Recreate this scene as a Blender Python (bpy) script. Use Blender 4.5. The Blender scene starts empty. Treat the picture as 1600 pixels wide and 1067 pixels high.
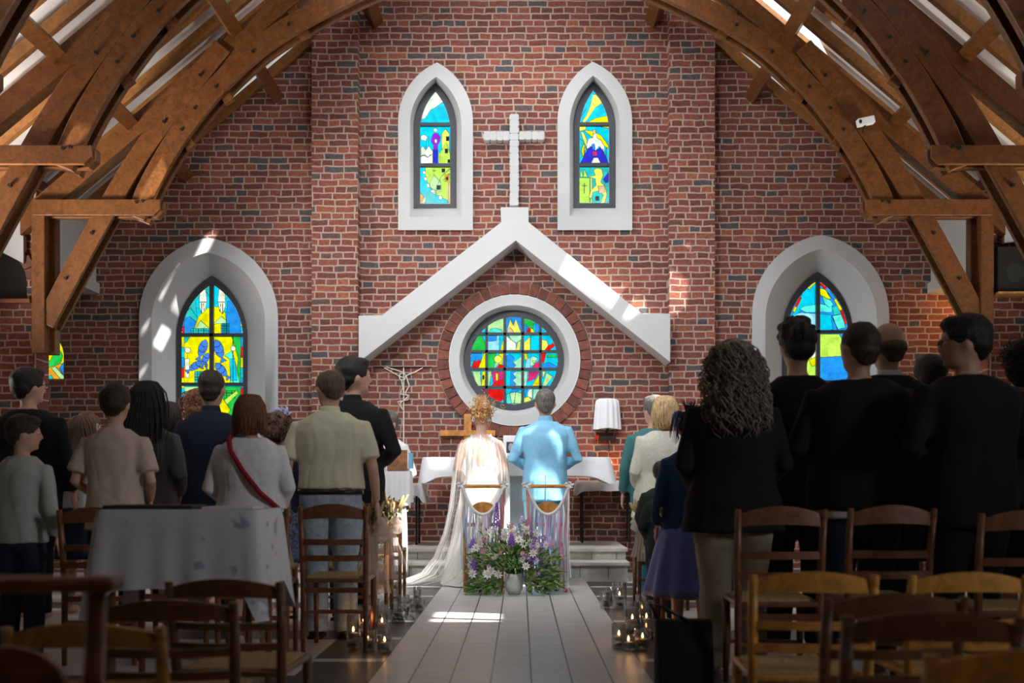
import bpy, bmesh, math, random
import numpy as np
from mathutils import Vector, Matrix, noise
from mathutils.geometry import delaunay_2d_cdt
random.seed(7)
S = bpy.context.scene
COL = S.collection
R = math.radians
# ------------------------------------------------------------------ camera
F = 1600.0; VX = 813.0; HY = 755.0; YW = 12.0; XC = -0.075
cd = bpy.data.cameras.new('camera'); cam = bpy.data.objects.new('camera', cd); COL.objects.link(cam)
cam.location = (0, 0, 1.0); cam.rotation_euler = (R(90), 0, 0)
cd.sensor_width = 36; cd.lens = 36; cd.shift_x = -13/1600; cd.shift_y = (755-533.5)/1600
cd.dof.use_dof = True; cd.dof.focus_distance = 10.2; cd.dof.aperture_fstop = 2.2
cd.clip_end = 200
S.camera = cam
# ------------------------------------------------------------------ sky
w = bpy.data.worlds.new('daylight_sky'); S.world = w; w.use_nodes = True
nt = w.node_tree; bg = nt.nodes['Background']; bg.inputs[1].default_value = 1.9
tc = nt.nodes.new('ShaderNodeTexCoord'); sx = nt.nodes.new('ShaderNodeSeparateXYZ'); cr = nt.nodes.new('ShaderNodeValToRGB')
nt.links.new(tc.outputs['Generated'], sx.inputs[0]); nt.links.new(sx.outputs[2], cr.inputs[0]); nt.links.new(cr.outputs[0], bg.inputs[0])
cr.color_ramp.elements[0].color = (.55, .62, .58, 1); cr.color_ramp.elements[1].color = (.75, .88, 1, 1)
cr.color_ramp.elements[0].position = 0.0; cr.color_ramp.elements[1].position = 0.5
# ------------------------------------------------------------------ sun
SD = Vector((-.41, .25, -.66)).normalized()
def lamp(name, kind, loc, energy, color=(1, 1, 1), target=None, direction=None, **kw):
    l = bpy.data.lights.new(name, kind); o = bpy.data.objects.new(name, l); COL.objects.link(o)
    o.location = loc; l.energy = energy; l.color = color
    if target is not None: direction = Vector(target)-Vector(loc)
    if direction is not None: o.rotation_euler = Vector(direction).to_track_quat('-Z', 'Y').to_euler()
    for k, v in kw.items(): setattr(l, k, v)
    return o
lamp('sun', 'SUN', (8, -4, 14), 19.0, (1, .96, .9), direction=SD, angle=R(.6))
# overhead fill: each lamp hangs under an added, unseen roof pane
RW = [(-1.0, 9.45, 70), (.85, 9.45, 62), (-2.5, 3.9, 95), (2.35, 3.9, 45)]
for x_, y_, e_ in RW:
    sg = -1 if x_ < 0 else 1; zz_ = 8.087-.84*abs(x_+.075)-.02
    n_ = Vector((-sg*.643, 0, -.766))
    aim = (Vector((0, 12, 2.2))-Vector((x_, y_, zz_))).normalized() if y_ > 5 else (Vector((-.3, 12, 2.6))-Vector((x_, y_, zz_))).normalized()
    lamp('roof_fill_light', 'AREA', (x_, y_, zz_-.1), e_, (.93, .97, 1), direction=aim, shape='RECTANGLE', size=1.1, size_y=1.2, spread=R(120 if y_ > 5 else 75))
lamp('left_block_fill', 'AREA', (5.9, .6, 2.6), 8, (.95, .97, 1), target=(-2.6, 6.6, 1.15), shape='RECTANGLE', size=.8, size_y=1.4, spread=R(42))  # added fill for the backs of the left block, no door there
lamp('near_chair_fill', 'AREA', (-1.2, -2.6, 2.9), .7, (1, .9, .75), target=(2.6, 3.3, .6), shape='RECTANGLE', size=.9, size_y=.7, spread=R(34))  # added fill for the near right-hand chairs, out of view
lamp('ceiling_fill_west', 'AREA', (-6.15, 8.2, 2.0), 260, (1, .95, .88), target=(-1.0, 9.0, 6.6), shape='RECTANGLE', size=1.0, size_y=1.4, spread=R(100))  # added upward fill for the ceiling boards, the side wall is solid
lamp('ceiling_fill_east', 'AREA', (6.15, 8.2, 2.0), 95, (1, .93, .84), target=(1.0, 9.0, 6.6), shape='RECTANGLE', size=1.0, size_y=1.4, spread=R(100))  # same added ceiling fill from the right, weaker
S.view_settings.view_transform = 'Standard'; S.view_settings.look = 'None'
S.view_settings.gamma = 1; S.view_settings.use_curve_mapping = False; S.view_settings.exposure = 0.0
S.cycles.max_bounces = 10; S.cycles.transparent_max_bounces = 24; S.cycles.diffuse_bounces = 4
S.cycles.glossy_bounces = 3; S.cycles.transmission_bounces = 6
S.cycles.use_denoising = True; S.cycles.sample_clamp_indirect = 4.0
S.cycles.caustics_refractive = False; S.cycles.caustics_reflective = False

def W(px, py, Y): return Vector(((px-VX)*Y/F, Y, 1+(HY-py)*Y/F))
def Fl(px, py):
    Y = F/(py-HY); return Vector(((px-VX)*Y/F, Y, 0))
# ------------------------------------------------------------------ materials
MATS = {}
def nodes_of(m):
    m.use_nodes = True; return m.node_tree, m.node_tree.nodes['Principled BSDF']
def mat(name, col, rough=.8, var=.15, scale=8.0, bump=0.0, bscale=None, metal=0.0, spec=.4, emit=None, estr=0, stretch=(1, 1, 1), sheen=0, alpha=1):
    if name in MATS: return MATS[name]
    m = bpy.data.materials.new(name); t, b = nodes_of(m); MATS[name] = m
    b.inputs['Roughness'].default_value = rough; b.inputs['Metallic'].default_value = metal
    b.inputs['Specular IOR Level'].default_value = spec
    if sheen: b.inputs['Sheen Weight'].default_value = sheen
    if alpha < 1: b.inputs['Alpha'].default_value = alpha
    tc = t.nodes.new('ShaderNodeTexCoord'); mp = t.nodes.new('ShaderNodeMapping'); mp.inputs['Scale'].default_value = stretch
    t.links.new(tc.outputs['Object'], mp.inputs[0])
    n = t.nodes.new('ShaderNodeTexNoise'); n.inputs['Scale'].default_value = scale; n.inputs['Detail'].default_value = 5
    t.links.new(mp.outputs[0], n.inputs[0])
    r = t.nodes.new('ShaderNodeValToRGB'); e = r.color_ramp.elements
    e[0].position = .3; e[1].position = .7
    e[0].color = tuple(c*(1-var) for c in col[:3])+(1,); e[1].color = tuple(min(1, c*(1+var)) for c in col[:3])+(1,)
    t.links.new(n.outputs[0], r.inputs[0]); t.links.new(r.outputs[0], b.inputs['Base Color'])
    if bump:
        n2 = t.nodes.new('ShaderNodeTexNoise'); n2.inputs['Scale'].default_value = bscale or scale*4; n2.inputs['Detail'].default_value = 3
        t.links.new(mp.outputs[0], n2.inputs[0]); bp = t.nodes.new('ShaderNodeBump'); bp.inputs['Strength'].default_value = bump
        bp.inputs['Distance'].default_value = .01
        t.links.new(n2.outputs[0], bp.inputs['Height']); t.links.new(bp.outputs[0], b.inputs['Normal'])
    if emit: b.inputs['Emission Color'].default_value = emit+(1,); b.inputs['Emission Strength'].default_value = estr
    return m
def wood(name, col, scale=3.0, rough=.5, stretch=(1, 1, 1), dark=.45):
    if name in MATS: return MATS[name]
    m = mat(name, col, rough, .1, scale, 0); t = m.node_tree; b = t.nodes['Principled BSDF']
    tc = t.nodes.new('ShaderNodeTexCoord'); mp = t.nodes.new('ShaderNodeMapping'); mp.inputs['Scale'].default_value = stretch
    t.links.new(tc.outputs['Object'], mp.inputs[0])
    n = t.nodes.new('ShaderNodeTexNoise'); n.inputs['Scale'].default_value = scale*2; n.inputs['Detail'].default_value = 8; n.inputs['Distortion'].default_value = 1.2
    t.links.new(mp.outputs[0], n.inputs[0])
    r = t.nodes.new('ShaderNodeValToRGB'); e = r.color_ramp.elements; e[0].position = .25; e[1].position = .65
    e[0].color = tuple(c*dark for c in col)+(1,); e[1].color = tuple(min(1, c*1.15) for c in col)+(1,)
    t.links.new(n.outputs[0], r.inputs[0]); t.links.new(r.outputs[0], b.inputs['Base Color'])
    bp = t.nodes.new('ShaderNodeBump'); bp.inputs['Strength'].default_value = .25; bp.inputs['Distance'].default_value = .01
    t.links.new(n.outputs[0], bp.inputs['Height']); t.links.new(bp.outputs[0], b.inputs['Normal'])
    return m
def brick(name, rot=(R(90), 0, 0), bw=.228, rh=.0765, tone=1.0):
    if name in MATS: return MATS[name]
    m = bpy.data.materials.new(name); MATS[name] = m; t, b = nodes_of(m); L = t.links.new; N = t.nodes.new
    b.inputs['Roughness'].default_value = .85; b.inputs['Specular IOR Level'].default_value = .3
    tc = N('ShaderNodeTexCoord'); mp = N('ShaderNodeMapping'); mp.inputs['Rotation'].default_value = rot
    L(tc.outputs['Object'], mp.inputs[0])
    nz = N('ShaderNodeTexNoise'); nz.inputs['Scale'].default_value = 7; nz.inputs['Detail'].default_value = 3
    L(mp.outputs[0], nz.inputs[0])
    sub = N('ShaderNodeVectorMath'); sub.operation = 'SUBTRACT'; sub.inputs[1].default_value = (.5, .5, .5); L(nz.outputs['Color'], sub.inputs[0])
    sc = N('ShaderNodeVectorMath'); sc.operation = 'SCALE'; sc.inputs['Scale'].default_value = .031; L(sub.outputs[0], sc.inputs[0])
    ad = N('ShaderNodeVectorMath'); ad.operation = 'ADD'; L(mp.outputs[0], ad.inputs[0]); L(sc.outputs[0], ad.inputs[1])
    sp = N('ShaderNodeSeparateXYZ'); L(ad.outputs[0], sp.inputs[0]); cb = N('ShaderNodeCombineXYZ')
    dv = N('ShaderNodeMath'); dv.operation = 'DIVIDE'; L(sp.outputs[1], dv.inputs[0]); dv.inputs[1].default_value = rh; fl = N('ShaderNodeMath'); fl.operation = 'FLOOR'; L(dv.outputs[0], fl.inputs[0])
    wn = N('ShaderNodeTexWhiteNoise'); wn.noise_dimensions = '1D'; L(fl.outputs[0], wn.inputs['W']); ma = N('ShaderNodeMath'); ma.operation = 'MULTIPLY_ADD'; L(wn.outputs[0], ma.inputs[0]); ma.inputs[1].default_value = bw*2; L(sp.outputs[0], ma.inputs[2])
    L(ma.outputs[0], cb.inputs[0]); L(sp.outputs[1], cb.inputs[1]); L(sp.outputs[2], cb.inputs[2])
    bt = N('ShaderNodeTexBrick'); L(cb.outputs[0], bt.inputs[0])
    bt.inputs['Scale'].default_value = 1; bt.inputs['Mortar Size'].default_value = .010; bt.inputs['Mortar Smooth'].default_value = .25
    bt.inputs['Brick Width'].default_value = bw; bt.inputs['Row Height'].default_value = rh; bt.inputs['Bias'].default_value = 0
    bt.offset = .5; bt.offset_frequency = 2; bt.squash = .58; bt.squash_frequency = 2
    bt.inputs['Color1'].default_value = (0, 0, 0, 1); bt.inputs['Color2'].default_value = (1, 1, 1, 1); bt.inputs['Mortar'].default_value = (.5, .5, .5, 1)
    cr = N('ShaderNodeValToRGB'); cr.color_ramp.interpolation = 'LINEAR'; e = cr.color_ramp.elements
    st = [(0, (.075, .075, .085)), (.07, (.10, .085, .085)), (.11, (.14, .052, .04)), (.35, (.19, .058, .042)), (.6, (.25, .078, .055)), (.8, (.20, .066, .056)), (.93, (.33, .105, .06)), (1, (.12, .075, .07))]
    e[0].position = 0; e[0].color = st[0][1]+(1,); e[1].position = 1; e[1].color = st[-1][1]+(1,)
    for p, c in st[1:-1]: x = e.new(p); x.color = tuple(v*tone for v in c)+(1,)
    L(bt.outputs['Color'], cr.inputs[0])
    n2 = N('ShaderNodeTexNoise'); n2.inputs['Scale'].default_value = 38; n2.inputs['Detail'].default_value = 6; L(mp.outputs[0], n2.inputs[0])
    mr = N('ShaderNodeMapRange'); mr.inputs['From Min'].default_value = .3; mr.inputs['From Max'].default_value = .75; mr.inputs['To Min'].default_value = .65; mr.inputs['To Max'].default_value = 1.3
    L(n2.outputs[0], mr.inputs[0])
    mul = N('ShaderNodeMix'); mul.data_type = 'RGBA'; mul.blend_type = 'MULTIPLY'; mul.inputs[0].default_value = 1
    L(cr.outputs[0], mul.inputs[6]); L(mr.outputs[0], mul.inputs[7])
    mx = N('ShaderNodeMix'); mx.data_type = 'RGBA'; L(bt.outputs['Fac'], mx.inputs[0]); L(mul.outputs[2], mx.inputs[6]); mx.inputs[7].default_value = (.42, .30, .24, 1)
    L(mx.outputs[2], b.inputs['Base Color'])
    h = N('ShaderNodeMath'); h.operation = 'MULTIPLY_ADD'; h.inputs[1].default_value = -1; L(bt.outputs['Fac'], h.inputs[0])
    h2 = N('ShaderNodeMath'); h2.operation = 'MULTIPLY'; h2.inputs[1].default_value = .35; L(n2.outputs[0], h2.inputs[0]); L(h2.outputs[0], h.inputs[2])
    bp = N('ShaderNodeBump'); bp.inputs['Strength'].default_value = .8; bp.inputs['Distance'].default_value = .012
    L(h.outputs[0], bp.inputs['Height']); L(bp.outputs[0], b.inputs['Normal'])
    return m
M_BR = brick('red_brick'); M_BRS = brick('red_brick_side', (R(90), 0, R(90)))
M_PL = mat('white_plaster', (.52, .52, .525), .85, .03, 3, .15, 30)
M_PANEL = mat('white_ceiling_board', (.86, .85, .83), .8, .05, 5, 0)
M_TR = wood('truss_timber', (.155, .056, .015), 7, .42, dark=.5)
M_RF = wood('rafter_timber', (.30, .125, .033), 7, .5, dark=.65)
M_GREY = mat('dark_grey_frame', (.045, .048, .055), .5, .1)
M_BLK = mat('black_metal', (.012, .012, .013), .45, .1)
M_STONE = mat('pale_stone', (.56, .53, .48), .7, .12, 12, .3, 60)
M_MORT = mat('ring_mortar', (.42, .30, .24), .9, .1, 20)
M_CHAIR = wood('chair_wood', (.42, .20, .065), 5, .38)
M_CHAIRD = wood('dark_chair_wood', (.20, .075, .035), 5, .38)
M_STRAW = mat('straw_seat', (.42, .30, .13), .85, .3, 60, .5, 120)
M_WHITE = mat('white_cloth', (.82, .82, .84), .85, .03, 4, .15, 40)
# ------------------------------------------------------------------ mesh building
class MB:
    def __init__(s): s.v = []; s.f = []; s.m = []
    def add(s, vs, fs, mi=0):
        o = len(s.v); s.v += [tuple(x) for x in vs]; s.f += [tuple(i+o for i in f) for f in fs]; s.m += [mi]*len(fs); return s
    def box(s, a, b, mi=0, M=None):
        x0, y0, z0 = a; x1, y1, z1 = b
        vs = [Vector(p) for p in ((x0,y0,z0),(x1,y0,z0),(x1,y1,z0),(x0,y1,z0),(x0,y0,z1),(x1,y0,z1),(x1,y1,z1),(x0,y1,z1))]
        if M: vs = [M @ p for p in vs]
        return s.add(vs, [(0,3,2,1),(4,5,6,7),(0,1,5,4),(1,2,6,5),(2,3,7,6),(3,0,4,7)], mi)
    def prism(s, poly, y0, y1, mi=0):   # poly: (x,z) outline extruded in y
        n = len(poly); vs = [(x, y0, z) for x, z in poly]+[(x, y1, z) for x, z in poly]
        return s.add(vs, [tuple(range(n)), tuple(range(2*n-1, n-1, -1))]+[(i+n, (i+1) % n+n, (i+1) % n, i) for i in range(n)], mi)
    def strip(s, rings, closed=True, cap=False, mi=0):
        n = len(rings[0]); vs = [p for r in rings for p in r]; fs = []
        for k in range(len(rings)-1):
            for i in range(n if closed else n-1):
                j = (i+1) % n; fs.append((k*n+i, k*n+j, (k+1)*n+j, (k+1)*n+i))
        if cap: fs += [tuple(range(n-1, -1, -1)), tuple(range((len(rings)-1)*n, len(rings)*n))]
        return s.add(vs, fs, mi)
    def tube(s, pts, rad, n=8, mi=0, flat=1.0, cap=True):
        pts = [Vector(p) for p in pts]; rings = []; up = None
        if not hasattr(rad, '__len__'): rad = [rad]*len(pts)
        for i, p in enumerate(pts):
            d = (pts[min(i+1, len(pts)-1)]-pts[max(i-1, 0)]); d = d.normalized() if d.length > 1e-9 else Vector((0, 0, 1))
            if up is None: up = Vector((0, 1, 0)) if abs(d.y) < .9 else Vector((1, 0, 0))
            a = (up-d*up.dot(d)).normalized(); b = d.cross(a); up = a
            rings.append([p+a*(rad[i]*flat*math.cos(t*2*math.pi/n))+b*(rad[i]*math.sin(t*2*math.pi/n)) for t in range(n)])
        return s.strip(rings, True, cap, mi)
    def bar(s, p, q, wx, wy, mi=0, up=(0, 1, 0)):   # rectangular bar from p to q
        p = Vector(p); q = Vector(q); d = (q-p).normalized(); u = Vector(up); a = (u-d*u.dot(d)).normalized(); b = d.cross(a)
        rr = [[c+a*(sa*wy/2)+b*(sb*wx/2) for sa, sb in ((-1,-1),(1,-1),(1,1),(-1,1))] for c in (p, q)]
        return s.strip(rr, True, True, mi)
    def ell(s, c, r, n=14, m=9, mi=0, M=None):
        c = Vector(c)
        if not hasattr(r, '__len__'): r = (r, r, r)
        vs = []
        for j in range(1, m):
            th = math.pi*j/m
            for i in range(n):
                ph = 2*math.pi*i/n; q = Vector((r[0]*math.sin(th)*math.cos(ph), r[1]*math.sin(th)*math.sin(ph), r[2]*math.cos(th)))
                vs.append(c+(M @ q if M else q))
        top = len(vs); q = Vector((0, 0, r[2])); vs.append(c+(M @ q if M else q)); vs.append(c-(M @ q if M else q))
        fs = []
        for j in range(m-2):
            for i in range(n): k = (i+1) % n; fs.append((j*n+i, (j+1)*n+i, (j+1)*n+k, j*n+k))
        for i in range(n): k = (i+1) % n; fs.append((top, i, k)); fs.append((top+1, (m-2)*n+k, (m-2)*n+i))
        return s.add(vs, fs, mi)
    def lathe(s, c, prof, n=24, mi=0):
        c = Vector(c); return s.strip([[c+Vector((r*math.cos(2*math.pi*i/n), r*math.sin(2*math.pi*i/n), z)) for i in range(n)] for r, z in prof], True, False, mi)
    def mesh(s, name, mats, smooth=False, fix=True):
        me = bpy.data.meshes.new(name); me.from_pydata(s.v, [], s.f)
        for m in (mats if isinstance(mats, (list, tuple)) else [mats]): me.materials.append(m)
        me.polygons.foreach_set('material_index', s.m)
        if smooth: me.polygons.foreach_set('use_smooth', [True]*len(s.f))
        if fix:
            b = bmesh.new(); b.from_mesh(me); bmesh.ops.recalc_face_normals(b, faces=b.faces); b.to_mesh(me); b.free()
        me.update(); return me
    def build(s, name, mats, parent=None, smooth=False, fix=True, bevel=0):
        return link(name, s.mesh(name, mats, smooth, fix), parent, bevel)
def link(name, me, parent=None, bevel=0):
    o = bpy.data.objects.new(name, me); COL.objects.link(o)
    if parent: o.parent = parent
    if bevel:
        m = o.modifiers.new('bevel', 'BEVEL'); m.width = bevel; m.segments = 2; m.limit_method = 'ANGLE'
    return o
def tag(o, label, cat, group=None, kind=None):
    o['label'] = label; o['category'] = cat
    if group: o['group'] = group
    if kind: o['kind'] = kind
    return o
def struct(o): o['kind'] = 'structure'; return o
def empty(name, loc=(0, 0, 0), rz=0, scale=1):
    o = bpy.data.objects.new(name, None); COL.objects.link(o); o.location = loc; o.rotation_euler = (0, 0, rz); o.scale = (scale,)*3; o.empty_display_size = .1
    return o
def copy_tree(o, parent=None):
    c = o.copy(); COL.objects.link(c)
    if parent: c.parent = parent
    for ch in list(o.children): copy_tree(ch, c)
    return c
def in_poly(px, py, poly):
    c = np.zeros(px.shape, bool); n = len(poly)
    for i in range(n):
        x0, y0 = poly[i]; x1, y1 = poly[(i+1) % n]
        if y0 == y1: continue
        m = ((y0 > py) != (y1 > py)) & (px < (x1-x0)*(py-y0)/(y1-y0)+x0); c ^= m
    return c
def holed(outer, holes, to3, mat_, name, flip=False):
    vs = []; es = []
    for poly in [outer]+holes:
        o = len(vs); vs += [Vector(p) for p in poly]; n = len(poly); es += [(o+i, o+(i+1) % n) for i in range(n)]
    v, e, f, ov, oe, of = delaunay_2d_cdt(vs, es, [], 0, 1e-5, True)
    C = np.array([[sum(v[i][k] for i in t)/3 for k in (0, 1)] for t in f]); ok = in_poly(C[:, 0], C[:, 1], outer)
    for h in holes: ok &= ~in_poly(C[:, 0], C[:, 1], h)
    mb = MB(); keep = [t for t, k in zip(f, ok) if k]
    mb.add([to3(p) for p in v], keep)
    return mb
# ================================================================== THE BUILDING
def pz(px, py, Y=YW): v = W(px, py, Y); return (v.x, v.z)
def arch(l, r, ax, ay, sy, by, n=18):   # closed outline in px: up the left, over the apex, down the right
    out = [(l, by)]
    wl = ax-l; h = sy-ay; Rl = (wl*wl+h*h)/(2*wl); a1 = math.atan2(h, Rl-wl)
    for i in range(n+1):
        t = a1*i/n; out.append((l+Rl-Rl*math.cos(t), sy-Rl*math.sin(t)))
    wr = r-ax; Rr = (wr*wr+h*h)/(2*wr); a2 = math.atan2(h, Rr-wr)
    for i in range(n, -1, -1):
        t = a2*i/n; q = (r-Rr+Rr*math.cos(t), sy-Rr*math.sin(t))
        if i < n: out.append(q)
    out.append((r, by)); return out
def circ(cx, cy, r, n=64): return [(cx+r*math.cos(2*math.pi*i/n), cy+r*math.sin(2*math.pi*i/n)) for i in range(n)]
O_BL = arch(217, 434.5, 325, 371.5, 497, 700); O_BR = arch(1175, 1389.5, 1283, 367, 492, 700)
O_UL = arch(622, 739, 683, 97.5, 190, 359.5); O_UR = arch(871, 988, 926, 96.5, 190, 359.5)
O_SL = arch(34, 101, 67, 515, 556, 594); O_SR = arch(1505, 1572, 1539, 515, 556, 594)
O_RD = circ(804, 562.5, 103)
def roofz(X, up=0): return 8.15-.84*.075-.84*abs(X-XC)+up   # underside of the rafters
XE = 6.3
outer = [(-XE-.4, -.1), (XE+.3, -.1), (XE+.3, roofz(XE+.3, .1)), (XC, roofz(XC, .1)), (-XE-.4, roofz(-XE-.4, .1))]
holes = [[pz(*p) for p in O] for O in (O_BL, O_BR, O_UL, O_UR, O_SL, O_SR, O_RD)]
wb = holed(outer, holes, lambda p: (p[0], YW, p[1]), M_BR, 'wall_back')
struct(wb.build('wall_back', M_BR))
# brick pilasters
for x0, x1 in ((487, 559), (1046, 1117)):
    a = (x0-VX)/F*11.85; b = (x1-VX)/F*11.85; mb = MB()
    mb.prism([(a, 0), (b, 0), (b, roofz(b, .1)), (a, roofz(a, .1))], 11.85, 12.02)
    o = struct(mb.build('trim_pilaster', M_BR))
# frontal side walls with arched openings, next to the first truss
LX = -4.89; RXX = 4.72
for s, x0 in ((-1, LX), (1, RXX)):
    x1 = s*(XE+.3)
    o_ = [(x0, 0), (x1, 0), (x1, roofz(x1, .1)), (x0, roofz(x0, .1))]
    hl = []
    if s < 0: hl = [[pz(px, py, 10.35) for px, py in [(-40, 468)]+[(0+42*math.cos(R(180-t)), 440-45*math.sin(R(t))) for t in range(0, 181, 12)][::1]+[(42, 468)]]]
    mb = holed(o_, hl, lambda p: (p[0], 10.35, p[1]), None, '')
    struct(mb.build('wall_aisle_'+('left' if s < 0 else 'right'), M_BR))
    mb = MB(); mb.prism([(x0-s*.01, 0), (x0+s*.03, 0), (x0+s*.03, roofz(x0, .05)), (x0-s*.01, roofz(x0, .05))], 10.33, 10.6)
    struct(mb.build('trim_pier', M_BRS))
    # plaster upper wall behind the truss and plaster patch with its sloping band
    xs = (-5.02 if s < 0 else 4.86)
    mb = MB(); mb.box((xs-.05, 10.6, 3.32), (xs+.05, 12, 4.3)); mb.box((xs-.09, 10.6, 3.22), (xs+.09, 12, 3.34)); struct(mb.build('trim_plaster', M_PL))
    mb = MB()
    if s < 0: q = [pz(x, y, 10.3) for x, y in ((-120, 300), (38, 338), (38, 412), (-120, 330))]
    else: q = [pz(x, y, 10.3) for x, y in ((1568, 333), (1720, 280), (1720, 360), (1568, 380))]
    mb.prism(q, 10.28, 10.36); struct(mb.build('trim_plaster', M_PL))
mb = MB(); a = W(-60, 390, 10.44); b = W(48, 470, 10.44); mb.box((a.x, 10.42, b.z), (b.x, 10.46, a.z)); struct(mb.build('trim_opening_shade', M_BLK))  # black sheet standing in for the darkness inside the arch
# shelf, voussoirs over the arched opening
mb = MB()
for k in range(9):
    t0, t1 = R(4+k*20), R(20+k*20)
    mb.prism([pz(42*math.cos(t)*rr, 440-45*math.sin(t)*rr, 10.33) for rr, t in ((1.02, t0), (1.42, t0), (1.42, t1), (1.02, t1))], 10.31, 10.37)
struct(mb.build('trim_voussoirs', mat('dull_brick', (.16, .07, .05), .85, .3, 9, .4)))
mb = MB(); a = W(-60, 468, 10.3); b = W(50, 474, 10.3); mb.box((a.x, 10.25, b.z), (b.x, 10.5, a.z)); struct(mb.build('trim_sill', M_CHAIRD))
# outer side walls, floor, entrance wall
for s, n in ((-1, 'left'), (1, 'right')):
    mb = MB(); mb.box((s*XE, -3, 0), (s*(XE+.2), 10.4, roofz(s*XE, .3))); struct(mb.build('wall_'+n, M_PL))
    mb = MB(); mb.box((s*6.6, 10.3, 0), (s*6.8, 12.05, 3.2)); struct(mb.build('wall_end_'+n, M_BRS))
mb = MB(); mb.prism([(-XE-.2, 0), (XE+.2, 0), (XE+.2, roofz(XE+.2, .2)), (XC, roofz(XC, .2)), (-XE-.2, roofz(-XE-.2, .2))], -3.2, -3); struct(mb.build('wall_front', M_PL))
# ---- floor: pale slabs, dark borders, long joints of the aisle
def floor_mat():
    m = bpy.data.materials.new('church_floor'); t, b = nodes_of(m); L = t.links.new; N = t.nodes.new
    tc = N('ShaderNodeTexCoord'); sp = N('ShaderNodeSeparateXYZ'); L(tc.outputs['Object'], sp.inputs[0])
    X0 = -.7645; st = .2051
    def math_(op, a, bv=None, c=None):
        n = N('ShaderNodeMath'); n.operation = op
        for i, q in enumerate((a, bv, c)):
            if q is None: continue
            if isinstance(q, (int, float)): n.inputs[i].default_value = q
            else: L(q, n.inputs[i])
        return n.outputs[0]
    x = sp.outputs[0]; y = sp.outputs[1]
    u = math_('DIVIDE', math_('SUBTRACT', x, X0), st)
    fu = math_('FRACT', u)
    edge = math_('MINIMUM', fu, math_('SUBTRACT', 1, fu))
    jl = math_('LESS_THAN', edge, .022)
    inside = math_('MULTIPLY', math_('GREATER_THAN', u, -.02), math_('LESS_THAN', u, 7.02))
    # cross joints, staggered per strip
    fl = math_('FLOOR', u); ys = math_('ADD', math_('DIVIDE', y, .82), math_('MULTIPLY', fl, .37)); fy = math_('FRACT', ys)
    jc = math_('LESS_THAN', fy, .006)
    jin = math_('MULTIPLY', inside, math_('MAXIMUM', math_('MULTIPLY', jl, 1.0), math_('MULTIPLY', jc, .35)))
    # dark border band + chequer outside
    ab = math_('ABSOLUTE', math_('SUBTRACT', u, 3.5))
    band = math_('MULTIPLY', math_('GREATER_THAN', ab, 3.5), math_('LESS_THAN', ab, 5.5))
    yy = math_('FRACT', math_('DIVIDE', y, .82)); bandy = math_('GREATER_THAN', yy, .12)
    out_ = math_('GREATER_THAN', ab, 5.5)
    ch = math_('FRACT', math_('DIVIDE', y, 1.64)); dk2 = math_('MULTIPLY', out_, math_('LESS_THAN', ch, .25))
    dark = math_('MAXIMUM', math_('MULTIPLY', band, bandy), dk2)
    nz = N('ShaderNodeTexNoise'); nz.inputs['Scale'].default_value = 3.5; nz.inputs['Detail'].default_value = 8; nz.inputs['Roughness'].default_value = .65
    mp = N('ShaderNodeMapping'); mp.inputs['Scale'].default_value = (1, 3, 1); L(tc.outputs['Object'], mp.inputs[0]); L(mp.outputs[0], nz.inputs[0])
    cr = N('ShaderNodeValToRGB'); e = cr.color_ramp.elements; e[0].position = .35; e[0].color = (.50, .485, .47, 1); e[1].position = .65; e[1].color = (.66, .64, .62, 1); L(nz.outputs[0], cr.inputs[0])
    def mix(f, A, B):
        n = N('ShaderNodeMix'); n.data_type = 'RGBA'; L(f, n.inputs[0])
        for i, q in ((6, A), (7, B)):
            if isinstance(q, tuple): n.inputs[i].default_value = q
            else: L(q, n.inputs[i])
        return n.outputs[2]
    c = mix(dark, cr.outputs[0], (.075, .07, .072, 1)); c = mix(jin, c, (.03, .025, .025, 1))
    L(c, b.inputs['Base Color'])
    mr = N('ShaderNodeMapRange'); mr.inputs['To Min'].default_value = .25; mr.inputs['To Max'].default_value = .45; L(nz.outputs[0], mr.inputs[0]); L(mr.outputs[0], b.inputs['Roughness'])
    return m
mb = MB(); mb.box((-6.8, -3.2, -.15), (6.8, 12.2, 0)); struct(mb.build('floor', floor_mat()))
# ---- steps and platform
def px2x(px, Y): return (px-VX)*Y/F
y1, z1, y2, z2 = 10.42, .20, 10.70, .325
xl1, xr1 = px2x(616, y1), px2x(984, y1); xl2, xr2 = px2x(630, y2), px2x(981, y2)
mb = MB(); mb.box((xl1+.03, y1+.02, 0), (xr1-.02, YW, z1-.035)); mb.box((xl2+.03, y2+.02, z1-.03), (xr2-.02, YW, z2-.035)); mb.box((xl1+.02, y1, 0), (xr1-.01, y1+.1, .035))
pf = struct(mb.build('floor_platform', M_STONE))
mb = MB(); mb.box((xl1, y1-.02, z1-.04), (xr1, YW, z1)); mb.box((xl2, y2-.02, z2-.04), (xr2, YW, z2)); mb.build('step_slab', mat('pale_step_slab', (.62, .59, .54), .55, .1, 6), pf, bevel=.008)
mb = MB()
for zc0, zc1, yy, xa, xb, st in ((.035, .158, y1+.018, xl1+.03, xr1-.02, .29), (.2, .285, y2+.018, xl2+.03, xr2-.02, .26)):
    x = xa+.12
    while x < xb: mb.box((x-.003, yy-.004, zc0), (x+.003, yy+.004, zc1)); x += st
mb.build('riser_joint', mat('joint_grey', (.16, .14, .12), .9), pf)
mb = MB(); mb.box((-1.62, 10.9, 0), (xl1-.01, YW, .30)); struct(mb.build('trim_plinth', M_BR))
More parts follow.
